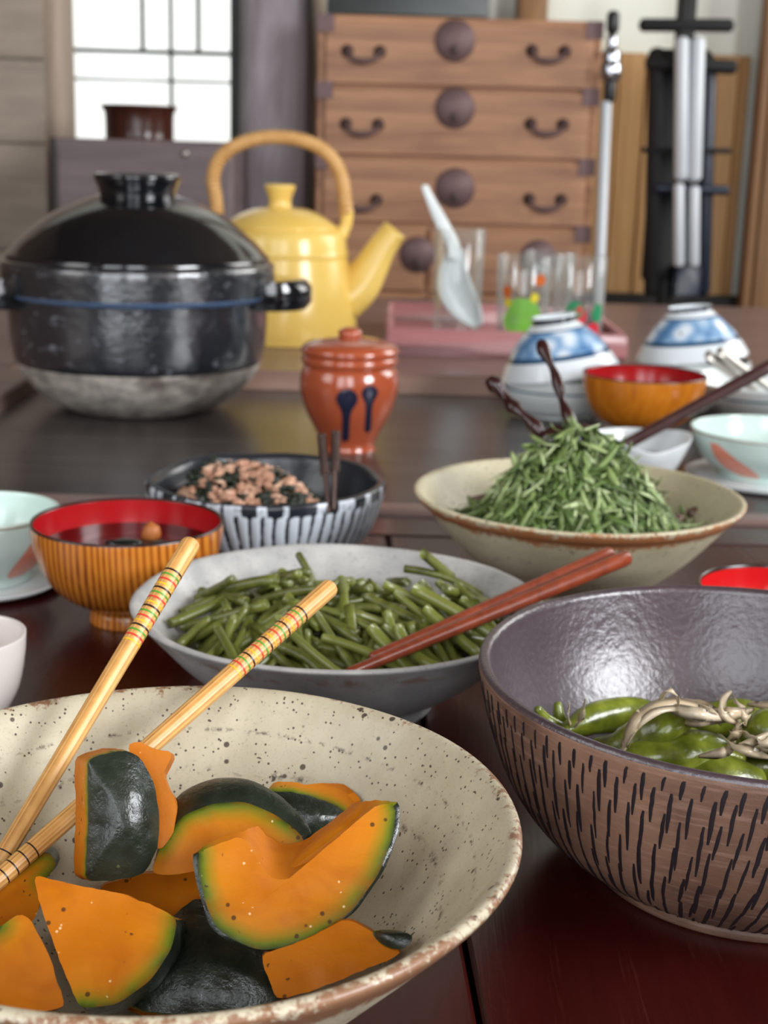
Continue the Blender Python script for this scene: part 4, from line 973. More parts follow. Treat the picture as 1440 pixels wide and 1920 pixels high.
def pumpkin(outline, skin, anchor, zanchor, az, el, ext, label, weights=None, front='flesh', bulge=0.0, side_bulge=.002, centre=None, seed=0):
    """outline: corner pixels of the cut face on a plane through anchor; skin: indices of edges that carry rind;
    ext = (depth m, dx px, dy px) to the far face, weights scale it per corner"""
    az, el = math.radians(az), math.radians(el)
    nrm = Vector((math.sin(az)*math.cos(el), -math.cos(az)*math.cos(el), math.sin(el)))
    p0 = P(*anchor, zanchor)
    def unp(x, y):
        d = ray(x, y); return cam_pos+d*((p0-cam_pos).dot(nrm)/d.dot(nrm))
    K = len(outline); weights = weights or [1]*K
    # resample with gentle rounding
    pts = []; isk = []; wts = []
    for i in range(K):
        a_, b_ = outline[i], outline[(i+1) % K]; L_ = math.hypot(b_[0]-a_[0], b_[1]-a_[1]); n = max(2, int(L_/11))
        for j in range(n):
            t_ = j/n; x, y = lerp(a_[0], b_[0], t_), lerp(a_[1], b_[1], t_)
            pts.append((x, y)); isk.append(i in skin); wts.append(lerp(weights[i], weights[(i+1) % K], t_))
    M_ = len(pts)
    for it in range(2):   # soften corners a little
        pts = [tuple(.25*pts[(i-1) % M_][k]+.5*pts[i][k]+.25*pts[(i+1) % M_][k] for k in (0, 1)) for i in range(M_)]
    pts = [(x+(0 if isk[i] else 2.2)*mn.noise(Vector((x*.06, y*.06, seed))), y+(0 if isk[i] else 2.2)*mn.noise(Vector((x*.06, y*.06, seed+5)))) for i, (x, y) in enumerate(pts)]
    F0 = [unp(x, y) for x, y in pts]
    B0 = []
    for i, (x, y) in enumerate(pts):
        w = wts[i]; d0 = depth(F0[i]); dd = d0+ext[0]*max(w, .12); r_ = ray(x+ext[1]*w, y+ext[2]*w); B0.append(cam_pos+r_*(dd/(r_.dot(_f))))
    cpx = centre or (sum(x for x, y in pts)/M_, sum(y for x, y in pts)/M_)
    C0 = unp(*cpx); CB = sum(B0, Vector())/M_
    if centre: CB = C0+(sum(B0, Vector())-sum(F0, Vector()))/M_
    segs = [(F0[i], F0[(i+1) % M_]) for i in range(M_) if isk[i]]
    if front == 'skin': segs = [(F0[i], F0[(i+1) % M_]) for i in range(M_)]
    def sk(p): return min([seg_dist(p, a_, b_) for a_, b_ in segs] or [1])/.02
    b = MB(); R = 9; S_ = 5; rings = []; 
    def jit(p, amp=.0006): return p+nrm*(amp*mn.noise(p*120+Vector((seed, 0, 0)))+amp*1.6*mn.noise(p*45+Vector((seed, 3, 0))))
    for k in range(R):          # front, centre -> outline
        t_ = (k+1)/R
        rings.append([b.add(jit(C0.lerp(F0[i], t_))+nrm*bulge*(1-t_*t_)) for i in range(M_)])
    ci = b.add(jit(C0)+nrm*bulge)
    fm = 1 if front == 'skin' else 0
    for i in range(M_): b.face([ci, rings[0][(i+1) % M_], rings[0][i]], fm)
    for k in range(R-1):
        for i in range(M_): b.face([rings[k][i], rings[k][(i+1) % M_], rings[k+1][(i+1) % M_], rings[k+1][i]], fm)
    prev = rings[-1]
    for s_ in range(1, S_+1):
        t_ = s_/S_; row = []
        for i in range(M_):
            p = F0[i].lerp(B0[i], t_)
            o_ = (p-C0.lerp(CB, t_)).normalized(); p = p+o_*side_bulge*(1 if isk[i] else .0)*math.sin(pi*t_)
            row.append(b.add(p+o_*.0007*mn.noise(p*90+Vector((0, seed, 0)))))
        for i in range(M_): b.face([prev[i], prev[(i+1) % M_], row[(i+1) % M_], row[i]], 1 if isk[i] else 0)
        prev = row
    cb = b.add(CB)
    for i in range(M_): b.face([cb, prev[i], prev[(i+1) % M_]], 0)
    for i, v_ in enumerate(b.v):      # keep every piece inside the bowl
        for it in range(60):          # slide back along the line of sight until clear of the glaze
            r = math.hypot(v_.x-BC[0], v_.y-BC[1])
            if v_.z > pump_in(r)+(.004 if i <= R*M_ else .0010) or v_.z > .08: break
            v_ = cam_pos+(v_-cam_pos)*.9925
        b.v[i] = v_
    b.a['sk'] = {i: min(1.5, sk(v_)) for i, v_ in enumerate(b.v)}
    import bmesh
    o = obj('pumpkin_piece', b, [m_flesh, m_skin], label=label, cat='pumpkin', sharp=38, group=None)
    bm = bmesh.new(); bm.from_mesh(o.data); bmesh.ops.recalc_face_normals(bm, faces=bm.faces); bm.to_mesh(o.data); bm.free()
    o.data.set_sharp_from_angle(angle=math.radians(38))
    return o
pumpkin([(370, 1598), (415, 1580), (456, 1566), (478, 1602), (498, 1640), (522, 1653), (562, 1643), (612, 1607), (655, 1560), (690, 1520), (716, 1506), (743, 1508), (738, 1565), (710, 1640), (660, 1708), (600, 1752), (545, 1774), (492, 1783), (452, 1770), (405, 1742), (384, 1690), (373, 1640)],
        set(range(11, 22)), (540, 1690), .058, 4, 42, (.024, 8, -66), 'large bright orange crescent of pumpkin with green rind, on top at the centre',
        [.1, .15, .2, .8, 1, 1, 1, 1, .8, .3, .12, .1, .1, .1, .15, .2, .2, .2, .2, .15, .1, .1], centre=(480, 1700), seed=1)
pumpkin([(62, 1640), (150, 1662), (228, 1674), (290, 1700), (334, 1722), (322, 1780), (282, 1838), (220, 1884), (150, 1892), (112, 1800), (80, 1712)],
        {4, 5, 6, 7}, (190, 1770), .048, 6, 50, (.03, 14, 8), 'triangular orange pumpkin wedge at the front left of the heap', seed=2)
pumpkin([(164, 1421), (236, 1406), (262, 1416), (286, 1460), (300, 1530), (296, 1590), (272, 1640), (210, 1652), (160, 1652), (166, 1540)],
        set(), (225, 1540), .075, 22, 24, (.024, -24, -6), 'upright pumpkin piece showing its dark green skin, left of the heap', [1, .8, .4, .2, .2, .2, .2, .5, .9, 1], front='skin', bulge=.007, seed=3)
pumpkin([(238, 1392), (262, 1387), (282, 1404), (326, 1409), (318, 1432), (304, 1440), (310, 1470), (334, 1512), (322, 1570), (296, 1600), (270, 1500)],
        set(), (285, 1470), .082, 10, 22, (.018, 6, 4), 'ragged orange pumpkin scrap behind the upright green-skinned piece', seed=4)
pumpkin([(283, 1641), (300, 1585), (342, 1528), (400, 1506), (458, 1502), (512, 1524), (556, 1556), (577, 1580), (520, 1590), (455, 1600), (385, 1630), (330, 1640)],
        {1, 2, 3, 4, 5, 6}, (420, 1560), .065, -6, 40, (.02, 4, -48), 'rounded pumpkin wedge with wrinkled dark rind on top, behind the crescent', [.0, .55, 1, 1, .9, .75, .4, .05, .1, .1, .1, .1], side_bulge=.004, seed=5)
pumpkin([(495, 1482), (560, 1486), (622, 1506), (662, 1532), (640, 1560), (580, 1585), (530, 1580), (490, 1530)],
        set(), (580, 1530), .061, 14, 34, (.022, 26, -40), 'dark-skinned pumpkin piece with an orange top edge at the back right', [.45, .45, .9, .8, .3, .1, .1, .3], front='skin', bulge=.005, seed=6)
pumpkin([(-60, 1760), (0, 1738), (42, 1708), (66, 1738), (92, 1790), (124, 1890), (40, 1900), (-60, 1900)],
        {0, 7}, (40, 1810), .044, -10, 46, (.025, -8, 6), 'orange pumpkin wedge cut off by the left edge at the front', seed=7)
pumpkin([(-70, 1690), (-10, 1638), (50, 1606), (96, 1594), (110, 1622), (80, 1650), (70, 1720), (0, 1770), (-70, 1780)],
        {0, 1, 2, 3, 4}, (40, 1680), .044, 14, 58, (.02, 4, -10), 'yellowish pumpkin piece with green rind under the chopstick tips', seed=8)
pumpkin([(185, 1662), (262, 1640), (372, 1632), (420, 1650), (400, 1720), (330, 1745), (225, 1735)],
        set(), (300, 1690), .034, 0, 62, (.016, 0, -6), 'flat orange pumpkin piece wedged between the triangular piece and crescent', seed=9)
pumpkin([(300, 1740), (370, 1680), (440, 1720), (520, 1775), (540, 1868), (430, 1900), (290, 1900), (230, 1880)],
        set(), (400, 1810), .030, -4, 62, (.016, 0, 10), 'dark-skinned pumpkin piece lying low under the crescent', front='skin', bulge=.006, seed=10)
pumpkin([(486, 1790), (560, 1768), (650, 1720), (700, 1748), (757, 1786), (702, 1812), (612, 1848), (518, 1876), (502, 1830)],
        set(), (620, 1800), .047, -24, 52, (.016, 2, -4), 'orange pumpkin slab at the front right below the crescent', seed=11)
pumpkin([(690, 1744), (740, 1742), (778, 1752), (760, 1780), (722, 1776)],
        set(), (735, 1762), .056, -40, 46, (.005, 2, 2), 'thin scrap of dark pumpkin skin at the right of the heap', front='skin', bulge=.002, seed=12)

# ================================================================== CHOPSTICKS
m_bamboo = N('pale_bamboo'); _q = m_bamboo; _a = _q.attr('ct')   # ct: streak value around the stick
_n = _q.noise(_q.co(1), 160, 3); _q.col(_q.ramp(_q.math('ADD', _q.math('MULTIPLY', _a, .75), _q.math('MULTIPLY', _n, .3)), [(.25, c('#8a5a2a')), (.5, c('#c08e50')), (.8, c('#d8ad6c'))])).rough(.42); m_bamboo = _q.mat
RINGM = [plain('black_ring_paint', c('#2a1c10'), .4), plain('green_ring_paint', c('#4f8a2c'), .4), plain('red_ring_paint', c('#c4372a'), .4), plain('yellow_ring_paint', c('#dba52a'), .4)]
def stick_line(near, zn, rimp, zr, far, ext_px=0):
    """3D line through a near point (pixel, height) and a rest point, run out to the far pixel"""
    a = P(*near, zn); r = P(*rimp, zr); d = (r-a).normalized(); rr = ray(*far).normalized()
    w0 = a-cam_pos; bb = d.dot(rr); dd = d.dot(w0); ee = rr.dot(w0); t_ = (bb*ee-dd)/(1-bb*bb)
    return a, a+d*t_
def param(a, b, px_, py_):
    best = (1e9, 0)
    for i in range(401):
        p = a.lerp(b, i/400); d = p-cam_pos; z = d.dot(_f); x = 720+F_PX*d.dot(CR)/z; y = 960-F_PX*d.dot(CU)/z
        e = (x-px_)**2+(y-py_)**2
        if e < best[0]: best = (e, i/400)
    return best[1]
def bamboo_stick(a, b, r0, r1, rings, grooves, label):
    n = 40; seg = 36; E2 = empty('chopstick', tuple(a), label, 'chopstick', 'bamboo chopsticks in the pumpkin bowl')
    pts = [a.lerp(b, i/n) for i in range(n+1)]; rad = [lerp(r0, r1, i/n) for i in range(n+1)]
    pts, rad = round_ends(pts, rad, 4); mb = tube(pts, rad, seg)
    for i in range(len(mb.v)):
        k = i % seg; v_ = .5+.5*mn.noise(Vector((k*.9, 3.3, len(label)*.37)))
        mb.a.setdefault('ct', {})[i] = v_
        row = i//seg; mb.v[i] = pts[row]+(mb.v[i]-pts[row])*(1-.045*(k % 3 == 0))
    obj('stick', mb, m_bamboo, E2)
    d = (b-a).normalized(); Ls = (b-a).length
    for (t_, mt, w) in rings:
        p_ = a.lerp(b, t_); r_ = lerp(r0, r1, t_)*1.012; obj('painted_ring', tube([p_-d*w/2, p_+d*w/2], r_, 28, cap=False), mt, E2)
    for t_ in grooves:
        p_ = a.lerp(b, t_); r_ = lerp(r0, r1, t_)*1.008; obj('tip_groove', tube([p_-d*.0003, p_+d*.0003], r_, 28, cap=False), RINGM[0], E2)
    return E2
RIMZ = .0915
a2, b2 = stick_line((-40, 1682), .046, (398, 1296), RIMZ, (617, 1104))
def rings_for(a, b, p0, p1, groups=4):
    t0, t1 = param(a, b, *p0), param(a, b, *p1); out = []
    for g_ in range(groups):
        for k in range(4): out.append((lerp(t0, t1, g_/(groups-1))-(t0-t1)*-0+(t1-t0)/(groups-1)*k*.26, RINGM[k], .0009))
    return out
bamboo_stick(a2, b2, .0036, .0044, rings_for(a2, b2, (563, 1153), (466, 1240)), [param(a2, b2, x, y) for x, y in ((58, 1593), (40, 1606), (20, 1624), (2, 1640))],
    'bamboo chopstick with coloured rings, the lower one reaching over the grey bowl')
a1, b1 = stick_line((2, 1612), .050, (172, 1329), RIMZ, (296, 985))
bamboo_stick(a1, b1, .0035, .0044, rings_for(a1, b1, (271, 1045), (218, 1153)), [param(a1, b1, 10, 1600)],
    'bamboo chopstick with coloured rings, the left one pointing at the soup bowl')
# red-brown pair in the grey bowl
m_redstick = wood('red_brown_chopstick_wood', c('#5e2413'), c('#8e3f22'), (90, 90, 90), .3, .6, .0002)
near_rim = P(660, 1262, .064)
for (nx, ny, zn, fx, fy, lb, off) in ((655, 1262, .056, 1172, 1047, 'red-brown wooden chopstick, the lower one across the grey bowl', 0), (700, 1232, .058, 1140, 1040, 'red-brown wooden chopstick, the upper one across the grey bowl', 1)):
    a_ = P(nx, ny, zn); rr = ray(fx, fy); dpt = depth(P(950, 1130, .066))+.015; b_ = cam_pos+rr*((dpt+.03+.01*off)/F_PX)
    E2 = empty('chopstick', tuple(a_), lb, 'chopstick', 'red-brown chopsticks in the grey bowl')
    n = 24; pts = [a_.lerp(b_, i/n) for i in range(n+1)]; p_, r_ = round_ends(pts, [lerp(.0030, .0050, i/n) for i in range(n+1)]); obj('stick', tube(p_, r_, 10), m_redstick, E2, sharp=50)
# ================================================================== GREEN STEMS IN THE GREY BOWL
def leafmat(name, c1, c2, c3=None, rough=.35, sss=.1):
    q = N(name); n1 = q.noise(q.co((180, 180, 40)), 1, 3); oi = q.n('ShaderNodeObjectInfo')
    col = q.mix(q.ramp(n1, [(.35, 0), (.65, 1)]), c1, c2); col = q.mix(oi.outputs['Random'], col, c3 or c1, 'MIX') if c3 else col
    q.col(col).rough(rough); return q.mat
m_stem = leafmat('olive_green_stem', c('#3b3f17'), c('#5d6128'), c('#6a7030'), .3)
stem_src = []
r9 = random.Random(12)
def stem_mesh(L_, r_, bend, sd):
    n = 7; pts = [Vector((L_*(i/n-.5), bend*math.sin(pi*i/n), 0)) for i in range(n+1)]
    rad = [r_*(1+.12*mn.noise(Vector((i*.7, sd, 0)))) for i in range(n+1)]
    b = tube(pts, rad, 9, cap=False, flat=.85)
    for base, d in ((0, 1), (n*9, -1)):   # hollow cut ends
        ring = list(range(base, base+9)); p0 = pts[0] if base == 0 else pts[-1]
        inn_ = [b.add(p0+(b.v[i]-p0)*.55) for i in ring]; deep = b.add(p0+Vector((d*r_*.8, 0, 0)))
        for k in range(9):
            k2 = (k+1) % 9; b.face([ring[k2], ring[k], inn_[k], inn_[k2]]); b.face([inn_[k2], inn_[k], deep])
    me = b.mesh('stem_piece'); me.materials.append(m_stem); return me
for k in range(9): stem_src.append((stem_mesh(*((.030+.004*k), (.0026+.00035*(k % 4)), .002*(k % 3), k)), .030+.004*k))
def heap_top(dx, dy): r = math.hypot(dx/.092, dy/.072); return .020+.046*max(0, 1-r**2.2)
GREYIN = catmull(inn_grey[::-1], 4)
def grey_in(r):
    for (r0, z0), (r1, z1) in zip(GREYIN, GREYIN[1:]):
        if r0 <= r <= r1 and r1 > r0: return lerp(z0, z1, (r-r0)/(r1-r0))
    return .075
SB = 'olive green simmered stem piece piled in the grey bowl'
cnt = 0
for i in range(235):
    for tr in range(30):
        dx = r9.uniform(-.092, .088); dy = r9.uniform(-.085, .075)
        if (dx/.092)**2+(dy/.08)**2 < 1: break
    me, L_ = r9.choice(stem_src); yaw = r9.uniform(0, 2*pi)
    if r9.random() < .45: yaw = pi*.75+r9.uniform(-.5, .5)
    top = heap_top(dx, dy); lay = r9.random()**.45; z = lerp(.018, top, lay)
    # slope follows the heap so pieces lie on each other
    ex, ey = math.cos(yaw)*L_/2, math.sin(yaw)*L_/2
    za, zb = heap_top(dx-ex, dy-ey), heap_top(dx+ex, dy+ey)
    tilt = -math.atan2((zb-za)*lay, L_)+r9.uniform(-.12, .12)
    rad_ = math.hypot(dx+ex, dy+ey), math.hypot(dx-ex, dy-ey)
    if max(rad_) > .104: 
        dx *= .82; dy *= .82
    cz = max(z, grey_in(math.hypot(dx+.004, dy))+.004); dzt = math.sin(-tilt)*L_/2
    need = max(grey_in(math.hypot(dx+.004+ex, dy+ey))+.0045-(cz+dzt), grey_in(math.hypot(dx+.004-ex, dy-ey))+.0045-(cz-dzt))
    floor_z = cz+max(0, need)
    if floor_z > .07 or max(math.hypot(dx+.004+ex, dy+ey), math.hypot(dx+.004-ex, dy-ey)) > .109: continue
    o = bpy.data.objects.new('stem_piece', me); COL.objects.link(o)
    o.location = (GC[0]+dx+.004, GC[1]+dy, floor_z); o.rotation_euler = (r9.uniform(0, 6), tilt, yaw); o.rotation_mode = 'XYZ'
    tag(o, SB, 'vegetable', 'simmered stems in the grey bowl'); cnt += 1
# the one that sticks up at the back
pa, pb = P(562, 1040, .078), P(592, 1100, .064); pa = V(560, 1040, GC[1]+.062); pb = V(590, 1100, GC[1]+.052)
b = tube(*round_ends([pa, pa.lerp(pb, .5)+Vector((.001, 0, 0)), pb], [.0024, .0026, .0024]), 9)
obj('stem_piece', b, m_stem, label='single green stem sticking up at the back of the grey bowl', cat='vegetable', group='simmered stems in the grey bowl')
# ================================================================== PEPPERS IN THE DARK BOWL
q = N('blistered_green_pepper'); v = q.co(1); n1 = q.noise(v, 55, 3); n2 = q.noise(v, 160, 3)
col = q.ramp(n1, [(.3, c('#3f4512')), (.5, c('#6c7622')), (.72, c('#a0a840'))]); q.col(col).rough(.24).set(Coat_Weight=.15).bump(n2, .0012, .4); m_pep = q.mat
def pepper(pxpts, z, rads, label, seed, name='green_pepper'):
    p3 = []
    for i, pt_ in enumerate(pxpts):
        zz = pt_[2] if len(pt_) > 2 else z; p3.append(tuple(P(pt_[0], pt_[1], zz)))
    s_ = pxs(p3[0]); path = catmull([tuple(p)+(r_*s_,) for p, r_ in zip(p3, rads)], 8)
    pts = [Vector(p[:3]) for p in path]; rad = [max(p[3]*1.22, .0008) for p in path]; pts, rad = round_ends(pts, rad, 4)
    b = tube(pts, rad, 20, flat=.86); sg = 20
    for i in range(len(b.v)):
        row = min(i//sg, len(pts)-1); cpt = pts[row]; d = b.v[i]-cpt; k = i % sg
        cre = 1-.10*abs(math.sin(1.5*2*pi*k/sg+seed+.8*mn.noise(cpt*40)))+.10*mn.noise(b.v[i]*70+Vector((seed, 0, 0)))
        b.v[i] = cpt+d*cre
    return obj(name, b, m_pep, label=label, cat='pepper')
pepper([(1060, 1372), (1100, 1352), (1150, 1340), (1200, 1338), (1240, 1345)], .052, [14, 30, 34, 30, 18], 'smooth green pepper lying at the back left of the carved bowl', 1)
pepper([(1120, 1396, .05), (1160, 1400, .052), (1210, 1378, .058), (1250, 1362, .064), (1284, 1352, .066)], .055, [12, 26, 32, 27, 16], 'bulbous bright green pepper in the middle of the carved bowl', 2)
pepper([(1130, 1412, .047), (1190, 1420, .05), (1260, 1414, .052), (1330, 1408, .05), (1385, 1420, .047)], .05, [12, 30, 36, 32, 16], 'long wrinkled green pepper at the front of the carved bowl', 3)
pepper([(1404, 1376, .058), (1430, 1372, .06), (1462, 1372, .06), (1500, 1380, .055)], .06, [22, 38, 38, 22], 'bumpy green pepper end at the right edge of the carved bowl', 4)
pepper([(1180, 1450, .038), (1260, 1462, .04), (1350, 1456, .042), (1420, 1462, .04)], .04, [16, 34, 36, 20], 'dark wet green pepper low at the front of the carved bowl', 5)
pepper([(1290, 1352, .045), (1340, 1350, .046), (1400, 1346, .046), (1450, 1350, .04)], .045, [18, 30, 30, 16], 'green pepper half hidden under shavings at the back right of the carved bowl', 6)
pepper([(1008, 1330, .060), (1024, 1350, .054), (1056, 1372, .047), (1080, 1384, .043)], .05, [7, 10, 13, 10], 'thin yellow-green pepper tip at the left of the carved bowl', 7)
pepper([(1046, 1322, .058), (1050, 1346, .052), (1066, 1372, .045)], .05, [8, 11, 9], 'short dark pepper tip poking up at the left of the carved bowl', 8)
r21 = random.Random(3)
for lay, (z, n, rm) in enumerate(((.026, 11, .062), (.040, 9, .072))):
    for i in range(n):
        a = 2*pi*(i+.5*lay)/n+r21.uniform(-.15, .15); rr = rm*r21.uniform(.55, 1); yaw = a+pi/2+r21.uniform(-.7, .7); L_ = r21.uniform(.022, .028)
        cpt = Vector((DC[0]+rr*math.cos(a), DC[1]+rr*math.sin(a), z)); d = Vector((math.cos(yaw), math.sin(yaw), 0)); rb_ = r21.uniform(.0075, .0100)
        if lay and cpt.y < DC[1]-.045: continue
        pts = [cpt+d*L_*t_+Vector((0, 0, .004*(1-t_*t_)-.002)) for t_ in (-1, -.6, -.2, .2, .6, 1)]; pts, rad = round_ends(pts, [rb_*k for k in (.5, .85, 1, .95, .75, .35)], 4)
        b = tube(pts, rad, 16, flat=.88)
        for q_ in range(len(b.v)):
            row = min(q_//16, len(pts)-1); b.v[q_] = pts[row]+(b.v[q_]-pts[row])*(1-.1*abs(math.sin(1.5*2*pi*(q_ % 16)/16+i))+.1*mn.noise(b.v[q_]*70))
        obj('green_pepper', b, m_pep, label='glossy green pepper lying deeper in the carved bowl under the others', cat='pepper', group='peppers deeper in the carved bowl')
m_shav = N('beige_shavings'); _q = m_shav; _n = _q.noise(_q.co((90, 90, 90)), 1, 3); _o = _q.n('ShaderNodeObjectInfo')
_q.col(_q.mix(_o.outputs['Random'], _q.mix(_n, c('#97836a'), c('#d8ccb4')), c('#b7a384'))).rough(.28); m_shav = _q.mat
def shaving(pts, widths, label, tilt=(0, -.4, 1), grp='shavings over the peppers'):
    p3 = [tuple(P(x, y, z)) for x, y, z in pts]; s_ = pxs(p3[0]); pth = catmull([p+(w*s_,) for p, w in zip(p3, widths)], 6)
    nr_ = []
    for i in range(len(pth)): nr_.append((Vector(tilt)+Vector((.5*mn.noise(Vector((i*.25, pts[0][0], 0))), .5*mn.noise(Vector((i*.25, pts[0][1], 4))), 0))).normalized())
    obj('shaving', ribbon([Vector(p[:3]) for p in pth], [max(p[3], .0006) for p in pth], nr_, .0002), m_shav, label=label, cat='garnish', group=grp)
shaving([(1166, 1412, .056), (1180, 1372, .068), (1208, 1338, .076), (1250, 1318, .078), (1296, 1322, .076), (1338, 1342, .072)], [10, 24, 30, 30, 24, 8], 'broad pale shaving arching over the middle pepper')
shaving([(1178, 1404, .058), (1196, 1362, .071), (1236, 1332, .078), (1290, 1330, .076), (1330, 1348, .072)], [6, 14, 18, 16, 6], 'narrow shaving just under the broad arching one')
shaving([(1238, 1312, .082), (1252, 1294, .090), (1268, 1302, .088), (1272, 1322, .08)], [8, 14, 12, 5], 'small pale curl on top of the shavings')
shaving([(1074, 1370, .052), (1090, 1345, .062), (1098, 1308, .074)], [14, 14, 3], 'pointed shaving standing up at the left of the carved bowl')
shaving([(1076, 1372, .052), (1066, 1345, .06), (1068, 1318, .068)], [10, 8, 2], 'thin splinter of shaving beside the pointed one at left')
r11 = random.Random(4)
for i in range(20):
    x = r11.uniform(1300, 1470); y = r11.uniform(1325, 1400) if x > 1340 else r11.uniform(1328, 1350); z = r11.uniform(.060, .070); a = r11.gauss(0.3, .7); L_ = r11.uniform(34, 75)
    bow = r11.uniform(-26, 26); w = r11.uniform(14, 26)
    pts = [(x+L_*math.cos(a)*t_-bow*math.sin(a)*(1-t_*t_), y+L_*.45*math.sin(a)*t_+bow*.5*math.cos(a)*(1-t_*t_), z+.009*(1-t_*t_)) for t_ in (-1, -.5, 0, .5, 1)]
    shaving(pts, [w*.35, w*.9, w, w*.8, w*.25], 'curled beige shaving in the tangle at the right of the carved bowl', (r11.uniform(-.5, .5), -.9, .5))
# ================================================================== SHREDDED GREENS
q = N('shredded_green_leaf'); a = q.attr('tone'); col = q.ramp(a, [(0, c('#2f3f1a')), (.3, c('#5a7236')), (.65, c('#90a466')), (1, c('#c2cea0'))])
q.col(col).rough(.42); m_shred = q.mat
HCX, HCY = V(1078, 900, CC[1]).x, CC[1]-.004; APZ = V(1072, 800, CC[1]).z
sh_ = pxs((HCX, HCY, .1))
CELIN = catmull(inn_cel[::-1], 4)
def cel_in(x, y):
    r = math.hypot(x-CC[0], y-CC[1])
    for (r0, z0), (r1, z1) in zip(CELIN, CELIN[1:]):
        if r0 <= r <= r1 and r1 > r0: return lerp(z0, z1, (r-r0)/(r1-r0))
    return .085 if r < .122 else -1
def hz(dx, dy):
    r = math.hypot(dx, dy); a = math.atan2(dy, dx)
    r *= 1+.08*mn.noise(Vector((math.cos(a)*2, math.sin(a)*2, 1)))
    return max(.05, APZ-.060*(r/.066)**1.65) if r < .07 else lerp(APZ-.066, .046, clamp((r-.07)/.022))
G = MB(); r13 = random.Random(8)
for i in range(3000):
    a = r13.uniform(0, 2*pi); r = .095*math.sqrt(r13.random())**.85
    dx, dy = r*math.cos(a), r*math.sin(a)*.92; z = hz(dx, dy)+r13.uniform(-.006, .0035)
    L_ = r13.uniform(.008, .026); w = r13.uniform(.0016, .0056)
    # mostly hanging down the slope, partly across
    dirn = a+r13.gauss(0, .75) if r13.random() < .6 else r13.uniform(0, 2*pi)
    pts = []
    x0_, y0_ = dx, dy; zz = z; slope = hz(dx+.004*math.cos(dirn), dy+.004*math.sin(dirn))-hz(dx, dy); sl = math.atan2(slope, .004)+r13.gauss(0, .2)
    curl = r13.gauss(0, 22); yawc = r13.gauss(0, 18); x_, y_ = dx, dy; ds = L_/4
    for k in range(5):
        pts.append((HCX+x_, HCY+y_, zz)); x_ += ds*math.cos(sl)*math.cos(dirn); y_ += ds*math.cos(sl)*math.sin(dirn); zz += ds*math.sin(sl); sl += curl*ds; dirn += yawc*ds
    ok = all(p[2] > cel_in(p[0], p[1])+.0015 for p in pts)
    if not ok: continue
    rr_ = r13.random(); tone = clamp(.2+.75*rr_*rr_+.22*mn.noise(Vector((dx*60, dy*60, z*60)))+(.25 if w < .002 else 0))
    nv = Vector((math.cos(a)*.6+r13.gauss(0, .5), math.sin(a)*.6+r13.gauss(0, .5), .8)).normalized()
    G.merge(ribbon(pts, [w*.5, w, w*1.1, w*.9, w*.35], nv, .00025, tone=tone))
# core that the shreds lie on
core = MB(); rows = []
for i in range(14):
    r = .093*i/13; rows.append([core.add((HCX+r*math.cos(2*pi*k/40), HCY+.92*r*math.sin(2*pi*k/40), max(hz(r*math.cos(2*pi*k/40), .92*r*math.sin(2*pi*k/40))-.008, cel_in(HCX+r*math.cos(2*pi*k/40), HCY+.92*r*math.sin(2*pi*k/40))+.002)), tone=.05) for k in range(40)])
for A, B in zip(rows, rows[1:]):
    for k in range(40): core.face([A[k], B[k], B[(k+1) % 40], A[(k+1) % 40]])
G.merge(core)
obj('shredded_greens', G, m_shred, label='tall heap of finely shredded green leaves in the olive cream bowl', cat='greens', kind='stuff')
m_meat = plain('braised_meat', c('#6b5046'), .25, .35, 120, bump=.001)
for i, (x, y, z, r_, lb) in enumerate(((905, 940, .056, 17, 'braised meat piece at the left edge of the greens'), (1030, 975, .058, 15, 'shiny braised meat piece at the front of the greens'), (1128, 968, .06, 13, 'braised meat piece at the front middle of the greens'), (1305, 962, .053, 15, 'braised meat piece with a glint at the right of the greens'), (1270, 975, .053, 13, 'dark braised meat piece right of the greens near the rim'), (985, 966, .056, 12, 'small braised meat piece front left of the greens'))):
    p_ = P(x, y, z); obj('meat_piece', blob(p_, r_*pxs(p_), 1.25, 1, .85, .45, 1.6, i), m_meat, label=lb, cat='meat')
# dark servers stuck in the greens
m_serv = N('dark_twisted_wood'); _q = m_serv; _q.col(_q.mix(_q.noise(_q.co(1), 60, 3), c('#1a0c0c'), c('#3a1a18'))).rough(.22); m_serv = _q.mat
def server(p0, p1, Y0, Y1, w, label, knob=False):
    a_, b_ = V(*p0, Y0), V(*p1, Y1); n = 30; s_ = pxs(a_); pts = []; rad = []
    d = (b_-a_).normalized(); u_ = d.orthogonal().normalized(); w_ = d.cross(u_)
    for i in range(n+1):
        t_ = i/n; pts.append(a_.lerp(b_, t_)+(u_*math.sin(t_*9)+w_*math.cos(t_*9))*.0009); rad.append(w*s_*(1+.28*math.sin(t_*16))*(1.15 if t_ < .12 else 1))
    E2 = empty('server', tuple(b_), label, 'server'); p_, r_ = round_ends(pts, rad); obj('handle', tube(p_, r_, 12), m_serv, E2)
    e_ = b_+d*.02; obj('blade', blob(b_+d*.018, .016, .9, .5, 1.2, .08, 1, 3), m_serv, E2)
    return E2
server((1017, 643), (1074, 800), CC[1]+.055, CC[1]+.01, 9, 'dark twisted wooden server standing upright in the shredded greens')
server((920, 716), (1012, 812), CC[1]+.04, CC[1]+.01, 11, 'dark twisted wooden server leaning to the left out of the greens')
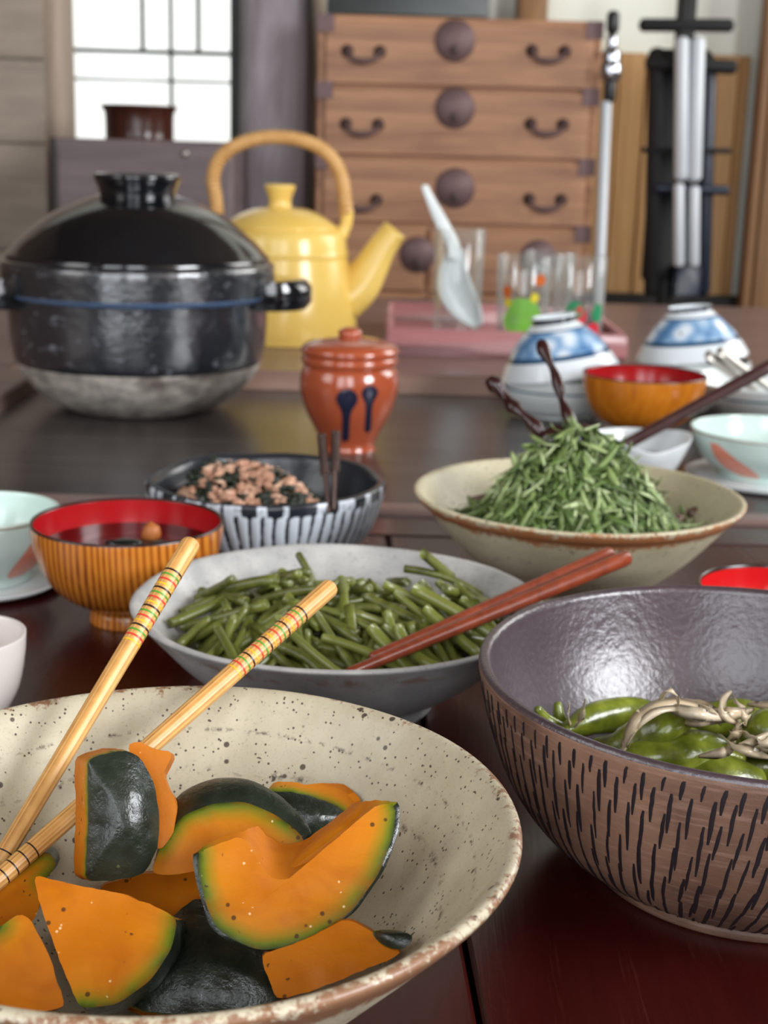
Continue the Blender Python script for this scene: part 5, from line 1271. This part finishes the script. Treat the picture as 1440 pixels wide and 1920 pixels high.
# ================================================================== FISH FLAKES IN THE STRIPED BOWL
q = N('pink_fish_flakes'); n1 = q.noise(q.co(1), 90, 4, .7); q.col(q.ramp(n1, [(.3, c('#8f6450')), (.5, c('#c59579')), (.72, c('#dfc0a8'))])).rough(.5).bump(n1, .001, .5); m_fish = q.mat
m_kale = plain('dark_green_leaf', c('#1a2417'), .35, .4, 80, bump=.001)
fx, fy, fR = STR; fc = P(480, 905, .06); sf = pxs(fc)
r17 = random.Random(6); Fm = MB(); Km = MB()
def fh(dx, dy):
    return .026+.043*max(0, 1-((dx+.004)/.068)**2-(dy/.06)**2)+.016*math.exp(-(((dx+.038)/.014)**2+((dy-.03)/.02)**2))
for i in range(1500):
    a = r17.uniform(0, 2*pi); r = math.sqrt(r17.random()); dx, dy = .064*r*math.cos(a)-.004, .056*r*math.sin(a)
    z = fh(dx, dy)+r17.uniform(-.004, .003); tgt = Fm
    if mn.noise(Vector((dx*55, dy*55, 7.7))) > .12 or r17.random() < .10: tgt = Km
    tgt.merge(blob((fx+dx-.012, fy+dy, z), r17.uniform(.0014, .0038), r17.uniform(.8, 2.3), r17.uniform(.7, 1.2), r17.uniform(.5, .9), .7, 1.8, i, 1, r17.uniform(0, 3)))
Cm = MB(); rows = []
for i in range(10):
    r = i/9; rows.append([Cm.add((fx-.012+.068*r*math.cos(2*pi*k/32), fy+.06*r*math.sin(2*pi*k/32), fh(.066*r*math.cos(2*pi*k/32), .058*r*math.sin(2*pi*k/32))-.006)) for k in range(32)])
for A, B in zip(rows, rows[1:]):
    for k in range(32): Cm.face([A[k], B[k], B[(k+1) % 32], A[(k+1) % 32]])
Km.merge(Cm)
obj('fish_flakes', Fm, m_fish, label='pink cooked fish flakes heaped in the striped bowl', cat='fish', kind='stuff')
obj('wilted_greens', Km, m_kale, label='dark wilted greens mixed through the fish flakes', cat='greens', kind='stuff')
# twisted tongs over the front rim of the striped bowl
q = N('dark_bronze'); q.col(q.mix(q.noise(q.co(1), 80, 3), c('#2c211e'), c('#5a443c'))).rough(.3).set(Metallic=.6); m_bronze = q.mat
dr = depth(P(622, 942, .06)); E_ = empty('tongs', tuple(cam_pos+ray(620, 958)*((dr-.008)/F_PX)), 'dark twisted bronze tongs hooked over the rim of the striped bowl', 'tongs')
for (xt, yt_, xb_, yb_) in ((603, 816, 617, 962), (630, 810, 626, 958)):
    A = cam_pos+ray(xt, yt_)*((dr+.012)/F_PX); B = cam_pos+ray(xb_, yb_)*((dr-.008)/F_PX); d = (B-A).normalized(); u_ = d.orthogonal().normalized(); w_ = d.cross(u_); s_ = dr/F_PX
    n = 60; arm = obj('tong_arm', tube([A.lerp(B, .42+.58*i/12) for i in range(13)], [lerp(8, 4.5, i/12)*s_ for i in range(13)], 10, flat=.6), m_bronze, E_)
    for ph in (0, pi):
        pts = [A.lerp(B, .5*i/n)+(u_*math.cos(i*.55+ph)+w_*math.sin(i*.55+ph))*5*s_ for i in range(n+1)]
        obj('twisted_wire', tube(pts, 4.6*s_, 8), m_bronze, arm)
for o in bpy.data.objects:
    if '_w' in o: del o['_w']
